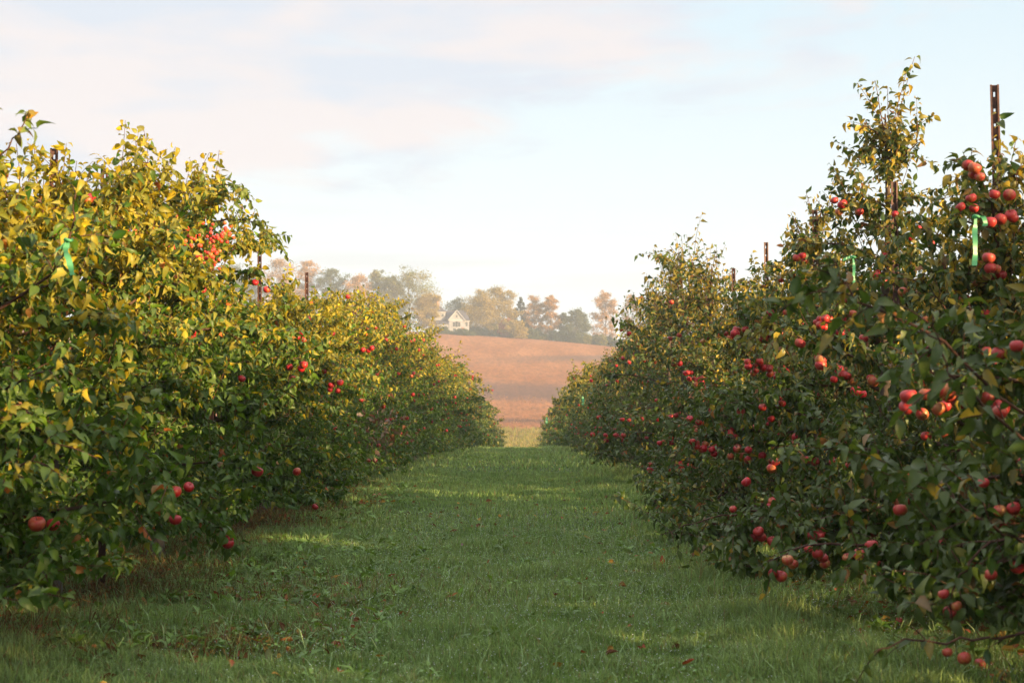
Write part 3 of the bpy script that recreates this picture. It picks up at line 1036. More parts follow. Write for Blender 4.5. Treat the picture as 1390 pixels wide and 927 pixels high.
for key, meshes, pts in [
    (('L', 7.1), APL, [(50, 711, 6.6, 1.1), (72, 712, 6.75, .95)]),
    (('L', 9.9), APL, [(237, 667, 9.0, 1.1), (256, 661, 9.1, 1), (238, 705, 8.9, 1.1), (119, 271, 9.3, 1), (124, 268, 9.35, .9), (146, 690, 9.2, 1)]),
    (('L', 12.7), APL, [(403, 640, 12.9, 1), (342, 463, 12.2, .9), (178, 285, 11.9, .9)]),
    (('L', 18.3), APL, [(362, 393, 17.3, 1.15), (410, 452, 17.2, 1.2), (404, 458, 17.2, 1), (412, 461, 17.2, 1), (343, 464, 17.2, 1), (472, 403, 18.2, 1)]),
    (('R', 8.6), APR, [(1283, 551, 7.6, 1), (1323, 228, 8.1, 1), (1330, 240, 8.1, 1), (1321, 237, 8.15, 1), (1314, 225, 8.15, .9), (1298, 820, 7.4, 1.1), (1281, 806, 7.4, .9), (1289, 828, 7.45, .9), (1372, 292, 8.1, 1), (1358, 298, 8.1, 1), (1375, 296, 8.1, 1), (1344, 302, 8.0, 1), (1350, 264, 8.1, 1), (1370, 265, 8.1, 1), (1318, 269, 8.1, .9), (1304, 281, 8.1, 1), (1322, 283, 8.1, .9)]),
    (('R', 11.4), APT, [(1215, 291, 11.0, 1), (1246, 312, 11.0, 1.1), (1236, 322, 11.0, 1), (1264, 331, 11.0, 1), (1188, 373, 10.7, 1), (1159, 427, 10.6, 1.1), (1174, 433, 10.6, 1), (1223, 437, 10.5, 1), (1212, 440, 10.5, 1), (1141, 452, 10.6, 1), (1139, 502, 10.4, 1), (1132, 515, 10.4, 1), (1162, 531, 10.3, 1.1), (1171, 535, 10.3, 1.1), (1053, 627, 10.3, 1), (1047, 636, 10.3, 1), (1013, 654, 10.4, 1.1), (1045, 687, 10.3, 1), (1048, 680, 10.3, 1), (995, 691, 10.5, 1)]),
    (('R', 5.8), APR, [(1357, 693, 5.5, .9), (1376, 690, 5.5, .9), (1335, 655, 5.5, .6), (1222, 692, 6.0, .8), (1309, 893, 5.2, .75), (1286, 885, 5.2, .65)]),
]:
    root, _ = HERO[key]
    for px, py, d, s_ in pts:
        add_apple(root, meshes, at(px, py, d) - root.location, s_)


def branch(root, pts, r0, leafm, pal, L, gap, seed, lab=None, shoots=8, slen=0.22, droop=0.8, bare=0.15, yellow=0.05):
    """one more limb of a tree: bent wood with side shoots, and its leaves as a sub-part"""
    rr = np.random.default_rng(seed)
    o_ = np.array(root.location)
    K = np.array([np.array(p) - o_ for p in pts])
    n = 4 * len(K)
    tt = np.linspace(0, len(K) - 1, n)
    PP = np.stack([interp(range(len(K)), K[:, i], tt) if len(K) > 2 else np.interp(tt, range(len(K)), K[:, i]) for i in range(3)], 1)
    PP += rr.normal(0, 0.006, PP.shape)
    V1, Q1 = tube_np(PP, np.linspace(r0, 0.0022, n), 6)
    vs, qs, nb = [V1], [Q1], len(V1)
    lines = [(PP[int(n * bare):], gap * 1.6)]
    for k in range(shoots):
        u = bare + (1 - bare) * (k + rr.random()) / shoots
        j = min(n - 2, int(u * n))
        T = unit(PP[j + 1] - PP[j])
        d = rr.normal(0, 1, 3)
        d = unit(d - T * d.dot(T)) * 0.8 + T * 0.7
        l_ = slen * rr.uniform(0.5, 1.2)
        Ps = np.array([PP[j] + unit(d) * l_ * f + np.array([0, 0, -0.25 * l_ * f * f]) for f in np.linspace(0, 1, 5)])
        v, q = tube_np(Ps, np.linspace(0.0032, 0.0015, 5), 4)
        vs.append(v)
        qs.append(q + nb)
        nb += len(v)
        lines.append((Ps, gap))
    wv_ = np.concatenate(vs)
    ob_ = obj('branch', np_mesh('branch', wv_, np.concatenate(qs), None, np.tile([0.075, 0.036, 0.025], (len(wv_), 1))), M_bark, root)
    if lab:
        ob_['label'] = lab
    lp, ld, ln = [], [], []
    for P_, g_ in lines:
        Ls = np.linalg.norm(np.diff(P_, axis=0), axis=1).sum()
        k = max(3, int(Ls / g_))
        t_ = np.linspace(0.05, 1, k) * (len(P_) - 1)
        pp = np.stack([np.interp(t_, range(len(P_)), P_[:, i]) for i in range(3)], 1)
        T = unit(P_[-1] - P_[0])
        a = unit(np.cross(T, [0.3, 0.5, 0.8]))
        b_ = np.cross(T, a)
        th = rr.uniform(0, 6) + np.arange(k) * 2.4
        rad = np.cos(th)[:, None] * a + np.sin(th)[:, None] * b_
        d = rad * 0.8 + T * rr.uniform(0.2, 0.8, (k, 1))
        d[:, 2] -= droop * rr.random(k)
        nn = rr.normal(0, 0.6, (k, 3))
        nn[:, 2] += 1
        lp.append(pp)
        ld.append(d)
        ln.append(nn)
    P_, D_, N_ = (np.concatenate(q) for q in (lp, ld, ln))
    n = len(P_)
    f = rr.random((n, 1))
    C_ = np.array(pal[0]) * (1 - f) + np.array(pal[1]) * f
    C_ = np.where(rr.random((n, 1)) < yellow, np.array(pal[2]) * rr.uniform(0.5, 1, (n, 1)), C_)
    V, Q, T, CC = leaf_cloud(P_, D_, N_, L * rr.uniform(0.55, 1.2, n), rr.uniform(0.3, 1.6, n), rr.uniform(0.2, 0.95, n), rr.uniform(0.42, 0.6, n), C_, 0)
    obj('leaves', np_mesh('leaves', V, Q, T, CC), leafm, ob_)


RT = {k: v[0] for k, v in HERO.items()}
tr = RT[('R', 8.6)]
branch(tr, [tr.location + Vector((0, 0, 0.75)), at(1230, 742, 7.9), at(1110, 738, 7.5), at(1042, 762, 7.3)], 0.016, M_leafR, PAL_R, 0.065, 0.03, 1, 'low branch reaching over the grass, laden with apples', 9, 0.2)
branch(tr, [tr.location + Vector((0, 0, 2.0)), at(1345, 275, 8.3), at(1325, 235, 8.25), at(1308, 212, 8.2)], 0.009, M_leafR, ((0.05, 0.09, 0.02), (0.11, 0.15, 0.03), (0.36, 0.22, 0.07)), 0.072, 0.016, 16, None, 12, 0.13, 0.9, 0.2, 0.2)
branch(tr, [tr.location + Vector((0, 0, 1.9)), at(1350, 310, 8.3), at(1320, 285, 8.2), at(1298, 275, 8.15)], 0.008, M_leafR, ((0.05, 0.09, 0.02), (0.11, 0.15, 0.03), (0.36, 0.22, 0.07)), 0.072, 0.018, 17, None, 9, 0.13, 0.9, 0.2, 0.15)
for px, py in [(1069, 760), (1077, 766), (1050, 778), (1110, 752), (1117, 757), (1060, 782), (1098, 745), (1120, 765), (1166, 752), (1187, 763), (1183, 740), (1150, 757)]:
    add_apple(tr, APR, at(px, py, rnd.uniform(7.3, 7.6)) - tr.location, 0.95)
tr = RT[('R', 11.4)]
branch(tr, [tr.location + Vector((0, 0, 0.6)), at(1080, 690, 11.0), at(980, 700, 10.6), at(895, 727, 10.2)], 0.014, M_leafR, PAL_R, 0.065, 0.028, 2, None, 10, 0.25)
branch(tr, [tr.location + Vector((0, 0, 2.2)), at(1150, 500, 10.6), at(1080, 455, 10.0), at(1046, 436, 9.8)], 0.014, M_leafR, ((0.13, 0.15, 0.03), (0.22, 0.20, 0.05), (0.5, 0.38, 0.10)), 0.075, 0.024, 3, 'branch with curled pale sunlit leaves', 10, 0.26, 1.0, 0.4)  # lighter leaf colours here stand in for sunlight
tr = RT[('R', 14.2)]
branch(tr, [tr.location + Vector((0, 0, 0.6)), at(1000, 610, 13.4), at(930, 605, 12.6), at(905, 640, 12.3)], 0.014, M_leafR, PAL_R, 0.065, 0.028, 4, None, 10, 0.25)
tr = RT[('R', 5.8)]
branch(tr, [tr.location + Vector((0, 0, 1.1)), at(1400, 560, 5.1), at(1270, 455, 4.9), at(1165, 405, 4.8), at(1130, 352, 4.8)], 0.0075, M_leafR, PAL_R, 0.078, 0.024, 5, 'long foreground branch of large grey-green leaves', 9, 0.20, 0.9, 0.3)
branch(tr, [tr.location + Vector((0, 0, 0.9)), at(1420, 610, 5.0), at(1330, 545, 4.8), at(1285, 505, 4.7), at(1265, 425, 4.7)], 0.007, M_leafR, PAL_R, 0.076, 0.026, 6, None, 6, 0.18, 0.8, 0.25)
branch(tr, [tr.location + Vector((0, 0, 0.8)), at(1420, 735, 4.9), at(1330, 700, 4.8), at(1250, 640, 4.9)], 0.009, M_leafR, PAL_R, 0.074, 0.026, 7, None, 7, 0.2)
branch(tr, [tr.location + Vector((0, 0, 0.5)), at(1420, 855, 5.2), at(1330, 868, 5.2), at(1240, 868, 5.2), at(1180, 885, 5.2)], 0.008, M_leafR, PAL_R, 0.060, 0.06, 8, 'low bare-looking branch just above the grass', 5, 0.15, 0.8, 0.3)
branch(tr, [tr.location + Vector((0, 0, 0.7)), at(1380, 730, 5.4), at(1310, 770, 5.3), at(1285, 830, 5.3)], 0.008, M_leafR, PAL_R, 0.070, 0.035, 9, None, 5, 0.15)
for px, py, dd in [(1298, 822, 5.3), (1281, 806, 5.3), (1289, 830, 5.32), (1357, 560, 5.0), (1342, 350, 5.2), (1380, 470, 5.0), (1345, 780, 5.2)]:
    add_apple(tr, APR, at(px, py, dd) - tr.location, 0.72)
tr = RT[('L', 12.7)]
branch(tr, [tr.location + Vector((0, 0, 2.3)), at(290, 300, 12.3), at(335, 300, 12.0), at(372, 325, 11.9)], 0.012, M_leafL, ((0.10, 0.16, 0.02), (0.20, 0.22, 0.03), (0.46, 0.34, 0.03)), 0.072, 0.022, 10, 'branch overhanging the lane', 14, 0.30, 1.1, 0.2, 0.2)
branch(tr, [tr.location + Vector((0, 0, 2.5)), at(270, 262, 12.3), at(310, 250, 12.1), at(335, 262, 12.0)], 0.010, M_leafL, ((0.10, 0.16, 0.02), (0.20, 0.22, 0.03), (0.46, 0.34, 0.03)), 0.072, 0.022, 11, None, 12, 0.24, 1.0, 0.2, 0.2)
tr = RT[('L', 7.1)]
branch(tr, [tr.location + Vector((0, 0, 0.9)), at(-60, 560, 6.3), at(20, 520, 6.0), at(90, 490, 5.9)], 0.012, M_leafL, PAL_L, 0.068, 0.020, 12, None, 10, 0.22, 0.9, 0.2, 0.15)
branch(tr, [tr.location + Vector((0, 0, 0.8)), at(-60, 660, 6.2), at(20, 640, 5.9), at(70, 590, 5.8)], 0.012, M_leafL, PAL_L, 0.068, 0.020, 13, None, 10, 0.22, 0.9, 0.2, 0.30)
branch(tr, [tr.location + Vector((0, 0, 2.0)), at(-40, 260, 6.6), at(10, 200, 6.4), at(40, 152, 6.4)], 0.008, M_leafL, ((0.10, 0.16, 0.02), (0.20, 0.22, 0.03), (0.46, 0.26, 0.03)), 0.074, 0.032, 14, 'upright shoot with orange-tipped leaves', 4, 0.15, 0.8, 0.2, 0.35)
tr = RT[('L', 7.1)]
branch(tr, [tr.location + Vector((0, 0, 1.4)), at(60, 380, 6.7), at(92, 325, 6.28), at(106, 245, 6.3)], 0.010, M_leafL, PAL_L, 0.072, 0.035, 15, None, 4, 0.18, 0.8, 0.3, 0.2)

def leaf_spray(seed, n, size, L, pal, lod=0, flat=0.5):
    rr = np.random.default_rng(seed)
    P_ = rr.normal(0, 1, (n, 3)) * np.array(size)
    D_ = rr.normal(0, 1, (n, 3))
    D_[:, 2] -= 0.8
    N_ = rr.normal(0, 0.8, (n, 3))
    N_[:, 2] += flat
    C_ = np.array(pal)[rr.integers(0, len(pal), n)] * rr.uniform(0.7, 1.2, (n, 1))
    return leaf_cloud(P_, D_, N_, L * rr.uniform(0.6, 1.2, n), rr.uniform(0.3, 1.4, n), rr.uniform(0.2, 1.0, n), rr.uniform(0.35, 0.6, n), C_, lod)


r21 = [o for o in bpy.data.objects if o.name.startswith('apple_tree') and o.parent is None and abs(o.location.y - 21.1) < 0.3 and o.location.x < 0][0]
V, Q, T, CC = leaf_spray(3, 130, (0.19, 0.18, 0.17), 0.105, [(0.17, 0.12, 0.09), (0.13, 0.06, 0.035), (0.22, 0.17, 0.14), (0.08, 0.10, 0.03)])
wb = obj('withered_leaves', np_mesh('withered_leaves', V, Q, T, CC), M_dry, r21)
wb.matrix_world = r21.matrix_world.copy()
bpy.context.view_layer.update()
wb.matrix_parent_inverse = r21.matrix_world.inverted()
wb.matrix_basis = wb.matrix_basis.Identity(4)
wb.location = at(518, 583, 19.75)
wb['label'] = 'withered pinkish-brown leaves on a dead branch'

# ------------------------------------------------------------------ grass and the plants among it
rg_ = np.random.default_rng(77)


def blades(x, y, h, w, lean, C, seed, up=0.0):
    rr = np.random.default_rng(seed)
    n = len(x)
    z = ground_z(x, y) - 0.004 + up
    a = rr.uniform(0, 2 * pi, n)
    fa = rr.uniform(0, 2 * pi, n)
    d = np.stack([np.cos(a), np.sin(a)], 1) * (lean * h)[:, None]
    wx, wy = np.cos(fa) * w * 0.5, np.sin(fa) * w * 0.5
    V = np.zeros((n, 5, 3), np.float32)
    V[:, 0] = np.stack([x - wx, y - wy, z], 1)
    V[:, 1] = np.stack([x + wx, y + wy, z], 1)
    mx_, my_ = x + d[:, 0] * 0.35, y + d[:, 1] * 0.35
    V[:, 2] = np.stack([mx_ - wx * 0.8, my_ - wy * 0.8, z + h * 0.58], 1)
    V[:, 3] = np.stack([mx_ + wx * 0.8, my_ + wy * 0.8, z + h * 0.58], 1)
    V[:, 4] = np.stack([x + d[:, 0], y + d[:, 1], z + h * (1.0 - 0.35 * np.minimum(lean, 1.5))], 1)
    o = np.arange(n)[:, None] * 5
    Q_ = o + np.array([0, 1, 3, 2])
    T_ = o + np.array([2, 3, 4])
    CC_ = np.repeat(C, 5, axis=0).reshape(n, 5, 3)
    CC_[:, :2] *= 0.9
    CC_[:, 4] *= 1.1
    return V.reshape(-1, 3), Q_, T_, CC_.reshape(-1, 3)


def join(parts):
    vs, qs, ts, cs, o = [], [], [], [], 0
    for V, Q_, T_, C_ in parts:
        vs.append(V)
        cs.append(C_)
        if Q_ is not None:
            qs.append(Q_ + o)
        if T_ is not None:
            ts.append(T_ + o)
        o += len(V)
    return np.concatenate(vs), (np.concatenate(qs) if qs else None), (np.concatenate(ts) if ts else None), np.concatenate(cs)


def strip_cover(x):
    """0..1 how bare the ground is: high under the two rows"""
    l = np.exp(-((x + 3.0) / 0.75)**2)
    r = np.exp(-((x - 2.8) / 0.85)**2) * 0.7
    return np.maximum(l, r)


def frustum_pts(n, y0, y1, margin=0.6, xmax=9, p=1.0):
    u = rg_.random(n)
    y = y0 + (y1 - y0) * u**p
    half = np.minimum(0.36 * y + margin, xmax)
    x = rg_.uniform(-1, 1, n) * half
    return x, y


parts = []
for (y0, y1, n, wmin, wmax, hs, xm, p) in [(6.0, 9.5, 200000, 0.0028, 0.006, 1.0, 9, 0.9), (9.5, 15, 190000, 0.004, 0.008, 1.0, 8, 0.9), (15, 30, 170000, 0.007, 0.013, 1.05, 7, 0.8), (30, 80, 110000, 0.018, 0.03, 1.1, 5.5, 0.7)]:
    x, y = frustum_pts(n, y0, y1, xmax=xm, p=p)
    cl = fbm(x * 1.6, y * 1.6, 31)
    cl2 = fbm(x * 6, y * 6, 12, 2)
    patch = fbm(x * 0.7, y * 0.7, 44)
    keep = rg_.random(len(x)) > strip_cover(x) * np.clip((cl - 0.25) * 3.0, 0.25, 0.93)
    # worn patch in front of the left row
    worn = np.exp(-((x + 1.55) / 0.42)**2 - ((y - 8.1) / 0.7)**2) + 0.9 * np.exp(-((x + 1.7) / 0.9)**2 - ((y - 10.2) / 0.6)**2)
    keep &= rg_.random(len(x)) > np.clip(worn * 1.1, 0, 0.85) * np.clip((cl2 - 0.2) * 2.5, 0, 1)
    x, y, cl, cl2, patch = (q_[keep] for q_ in (x, y, cl, cl2, patch))
    n = len(x)
    h = (0.025 + 0.10 * np.clip(cl * 1.8 - 0.45, 0, 1) + 0.045 * np.clip(cl2 * 1.8 - 0.5, 0, 1)) * rg_.uniform(0.5, 1.3, n) * hs * 0.82
    track = np.exp(-((x + 0.95) / 0.22)**2) + np.exp(-((x - 0.75) / 0.22)**2)
    h *= 1 - 0.45 * track * np.clip(cl * 2 - 0.4, 0, 1)
    tall = np.exp(-((x - 1.45) / 0.55)**2) * np.clip(cl2 * 2.2 - 0.6, 0, 1)
    tallL = np.exp(-((x + 2.35) / 0.5)**2) * np.clip(cl2 * 2 - 0.6, 0, 1)
    h *= 1 + 1.0 * tall + 0.7 * tallL
    w = rg_.uniform(wmin, wmax, n)
    lean = np.abs(rg_.normal(0.45, 0.35, n))
    t_ = np.clip(patch * 1.3 - 0.2 + rg_.normal(0, 0.18, n), 0, 1)[:, None]
    C = np.array([0.115, 0.220, 0.042]) * (1 - t_) + np.array([0.230, 0.330, 0.100]) * t_
    fr = np.clip((cl2 - 0.35) * 2, 0, 1)[:, None] * 0.5
    C = C * (1 - fr) + np.array([0.250, 0.345, 0.150]) * fr
    yl = rg_.random((n, 1)) < 0.05
    C = np.where(yl, np.array([0.24, 0.19, 0.08]), C)
    C *= rg_.uniform(0.55, 1.45, (n, 1))
    parts.append(blades(x, y, h, w, lean, C, 5))
# scattered long bent blades
x, y = frustum_pts(5200, 6.2, 16, p=0.8)
n = len(x)
parts.append(blades(x, y, rg_.uniform(0.11, 0.22, n), rg_.uniform(0.004, 0.008, n), rg_.uniform(0.4, 1.3, n), np.array([0.22, 0.32, 0.14]) * rg_.uniform(0.8, 1.3, (n, 1)), 9))
V, Q, T, CC = join(parts)
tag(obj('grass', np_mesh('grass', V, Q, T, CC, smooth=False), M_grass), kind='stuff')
print('grass verts', len(V))

# clover and broad-leaved weeds
parts = []
x, y = frustum_pts(60000, 6.0, 16, p=0.9)
cl = fbm(x * 0.9, y * 0.9, 71)
k_ = (rg_.random(len(x)) < np.clip((cl - 0.42) * 4, 0, 1)) & (strip_cover(x) < 0.8)
x, y = x[k_], y[k_]
n = len(x)
P_ = np.stack([x, y, ground_z(x, y) + rg_.uniform(0.015, 0.06, n)], 1)
D_ = rg_.normal(0, 1, (n, 3)) * np.array([1, 1, 0.25])
N_ = rg_.normal(0, 0.35, (n, 3)) + np.array([0, 0, 1])
C = np.array([0.120, 0.235, 0.045]) * rg_.uniform(0.6, 1.4, (n, 1))
parts.append(leaf_cloud(P_, D_, N_, rg_.uniform(0.014, 0.028, n), rg_.uniform(0, 0.4, n), rg_.uniform(0, 0.3, n), rg_.uniform(0.7, 0.9, n), C, 1))
cx = np.concatenate([rg_.normal(-1.95, 0.6, 420), rg_.normal(2.3, 0.5, 160), rg_.uniform(-2.4, 2.2, 140), rg_.normal(-2.2, 0.4, 260)])
cy = np.concatenate([rg_.uniform(7.4, 14.5, 420), rg_.uniform(7, 14, 160), rg_.uniform(6.5, 14, 140), rg_.uniform(12, 24, 260)])
for X0, Y0 in zip(cx, cy):
    kk = rg_.integers(5, 11)
    th = rg_.uniform(0, 6.28) + np.arange(kk) * 2.4
    D_ = np.stack([np.cos(th), np.sin(th), rg_.uniform(0.2, 1.3, kk)], 1)
    sz = rg_.uniform(0.04, 0.11)
    P_ = np.stack([X0 + np.cos(th) * 0.01, Y0 + np.sin(th) * 0.01, gz(X0, Y0) + rg_.uniform(0.0, 0.07, kk)], 1)
    N_ = np.stack([np.cos(th) * -0.3, np.sin(th) * -0.3, np.ones(kk)], 1) + rg_.normal(0, 0.3, (kk, 3))
    C = np.array([0.115, 0.210, 0.032]) * rg_.uniform(0.6, 1.5) * rg_.uniform(0.8, 1.2, (kk, 1))
    parts.append(leaf_cloud(P_, D_, N_, sz * rg_.uniform(0.6, 1.2, kk), rg_.uniform(0.3, 1.2, kk), rg_.uniform(0.1, 0.6, kk), rg_.uniform(0.3, 0.5, kk), C, 0 if False else 1))
V, Q, T, CC = join(parts)
tag(obj('weeds', np_mesh('weeds', V, Q, T, CC), M_grass), kind='stuff')

# dry stalks and fallen leaves under the rows
x = np.concatenate([rg_.normal(-2.95, 0.55, 9000), rg_.normal(2.6, 0.6, 4500), rg_.normal(-1.55, 0.35, 1500), rg_.normal(-1.7, 0.6, 1200)])
y = np.concatenate([rg_.uniform(6.5, 20, 9000), rg_.uniform(6, 20, 4500), rg_.normal(8.1, 0.6, 1500), rg_.normal(10.2, 0.5, 1200)])
n = len(x)
C = np.array([[0.16, 0.085, 0.035], [0.24, 0.16, 0.07], [0.13, 0.06, 0.03], [0.10, 0.12, 0.04]])[rg_.integers(0, 4, n)] * rg_.uniform(0.7, 1.3, (n, 1))
V, Q, T, CC = blades(x, y, rg_.uniform(0.03, 0.16, n) * np.where(x < -2.2, 1.5, 1.0), rg_.uniform(0.003, 0.007, n), rg_.uniform(0.2, 1.6, n), C, 4)
tag(obj('dry_stalks', np_mesh('dry_stalks', V, Q, T, CC, smooth=False), M_dry), kind='stuff')
x = np.concatenate([rg_.normal(-2.9, 0.6, 2600), rg_.normal(2.5, 0.7, 2400), rg_.uniform(-2.3, 2.2, 260), rg_.normal(-1.6, 0.4, 260)])
y = np.concatenate([rg_.uniform(6, 26, 2600), rg_.uniform(5.5, 26, 2400), rg_.uniform(6.3, 20, 260), rg_.normal(8.6, 1.2, 260)])
n = len(x)
P_ = np.stack([x, y, ground_z(x, y) + rg_.uniform(0.01, 0.05, n)], 1)
C = np.array([[0.22, 0.10, 0.035], [0.34, 0.20, 0.04], [0.14, 0.06, 0.03], [0.30, 0.08, 0.04], [0.12, 0.13, 0.05]])[rg_.integers(0, 5, n)] * rg_.uniform(0.7, 1.2, (n, 1))
V, Q, T, CC = leaf_cloud(P_, rg_.normal(0, 1, (n, 3)) * np.array([1, 1, 0.2]), rg_.normal(0, 0.5, (n, 3)) + np.array([0, 0, 1]), rg_.uniform(0.04, 0.085, n), rg_.uniform(-0.8, 1.0, n), rg_.uniform(0, 1.2, n), rg_.uniform(0.4, 0.65, n), C, 0)
tag(obj('leaf_litter', np_mesh('leaf_litter', V, Q, T, CC), M_dry), kind='stuff')

# dew on the blade tips
x, y = frustum_pts(34000, 6.2, 18, p=0.75)
k_ = (strip_cover(x) < 0.5) & (x > -1.5 + rg_.normal(0, 0.4, len(x)))
x, y = x[k_], y[k_]
n = len(x)
c0 = np.stack([x, y, ground_z(x, y) + rg_.uniform(0.03, 0.10, n)], 1)
oc = np.array([[1, 0, 0], [-1, 0, 0], [0, 1, 0], [0, -1, 0], [0, 0, 1], [0, 0, -1]], float)
V = (c0[:, None, :] + oc[None] * rg_.uniform(0.001, 0.0028, n)[:, None, None]).reshape(-1, 3)
T = (np.arange(n)[:, None, None] * 6 + np.array([[0, 2, 4], [2, 1, 4], [1, 3, 4], [3, 0, 4], [2, 0, 5], [1, 2, 5], [3, 1, 5], [0, 3, 5]])[None]).reshape(-1, 3)
m, t, b, out = mat('dew_drop')
b.inputs['Base Color'].default_value = (0.75, 0.8, 0.8, 1)
b.inputs['Roughness'].default_value = 0.15
b.inputs['Specular IOR Level'].default_value = 0.8
tag(obj('dew', np_mesh('dew', V, None, T), m), kind='stuff')

# windfall apples and a clover flower
for (px, py, meshes, s_, lab) in [
    (515, 674, APL, 1.0, 'red windfall apple with a pale cheek lying in grass by the left row'),
    (508, 676, APL, 0.85, 'smaller windfall apple touching the red one by the left row'),
    (68, 808, APL, 0.9, 'orange-red windfall apple in dry stalks under the nearest left tree'),
    (1310, 892, APR, 1.0, 'pinkish windfall apple under the nearest right-hand tree'),
    (1330, 900, APR, 0.9, 'paler windfall apple right beside the pinkish one, under the right-hand tree'),
    (1268, 870, APT, 0.95, 'dark red windfall apple half sunk in grass at lower right'),
    (1220, 842, APR, 0.8, 'green-yellow windfall apple in the grass before the right row'),
]:
    d = 1.0
    for it in range(60):
        p = at(px, py, d)
        g_ = gz(p.x, p.y) + 0.045
        if p.z <= g_:
            break
        d += (p.z - g_) / ((py - 580) / FPX) * 0.8 + 1e-4
    o = bpy.data.objects.new('windfall_apple', meshes[0])
    COL.objects.link(o)
    o.location = (p.x, p.y, gz(p.x, p.y) + 0.04)
    o.rotation_euler = (rnd.uniform(0.5, 2), rnd.uniform(-1, 1), rnd.uniform(0, 6))
    o.scale = (s_,) * 3
    tag(o, lab, 'apple', 'windfall apples on the ground')
root = bpy.data.objects.new('clover_flower', None)
COL.objects.link(root)
p = at(627, 765, 12.6)
root.location = (p.x, p.y, gz(p.x, p.y))
tag(root, 'single pink clover blossom standing in the lane grass', 'flower')
mb = MB()
mb.tube([(0, 0, 0), (0.004, 0, 0.06), (0.0, 0.003, 0.115)], [0.0015, 0.0013, 0.001], 5)
obj('stem', mb.mesh('stem'), M_grass if False else simple_mat('clover_stem', (0.06, 0.11, 0.03), (0.08, 0.13, 0.04)), root)
mb = MB()
for i in range(60):
    th = math.acos(1 - 1.7 * (i + 0.5) / 60)
    a = i * 2.4
    d = Vector((sin(th) * cos(a), sin(th) * sin(a), cos(th)))
    c0_ = Vector((0, 0.003, 0.122))
    e = d.cross(Vector((0, 0, 1.01))).normalized() * 0.0022
    mb.poly([c0_ + d * 0.004 - e, c0_ + d * 0.004 + e, c0_ + d * 0.015], [(0, 1, 2)])
obj('blossom', mb.mesh('blossom'), simple_mat('clover_pink', (0.45, 0.12, 0.28), (0.6, 0.25, 0.42)), root)

# ------------------------------------------------------------------ meadow beyond the lane and weeds in the field
def tufts(name, n, x0, x1, y0, y1, h0, h1, w0, w1, pal, seed, m=M_dry):
    rr = np.random.default_rng(seed)
    x = rr.uniform(x0, x1, n)
    y = rr.uniform(y0, y1, n)
    k_ = fbm(x * 0.10, y * 0.05, seed) + rr.normal(0, 0.10, n) > 0.42
    x, y = x[k_], y[k_]
    n = len(x)
    C = np.array(pal)[rr.integers(0, len(pal), n)] * rr.uniform(0.75, 1.25, (n, 1))
    V, Q, T, CC = blades(x, y, rr.uniform(h0, h1, n), rr.uniform(w0, w1, n), rr.uniform(0.1, 0.6, n), C, seed)
    tag(obj(name, np_mesh(name, V, Q, T, CC, smooth=False), m), kind='stuff')


tufts('meadow_grass', 34000, -14, 22, 196, 262, 0.35, 1.0, 0.05, 0.14, [(0.20, 0.20, 0.04), (0.26, 0.23, 0.05), (0.15, 0.17, 0.04), (0.31, 0.23, 0.08)], 8)
tufts('dry_weeds', 9000, -40, 50, 240, 330, 0.08, 0.3, 0.06, 0.2, [(0.30, 0.16, 0.09), (0.27, 0.14, 0.075), (0.34, 0.19, 0.11), (0.24, 0.15, 0.07)], 18)

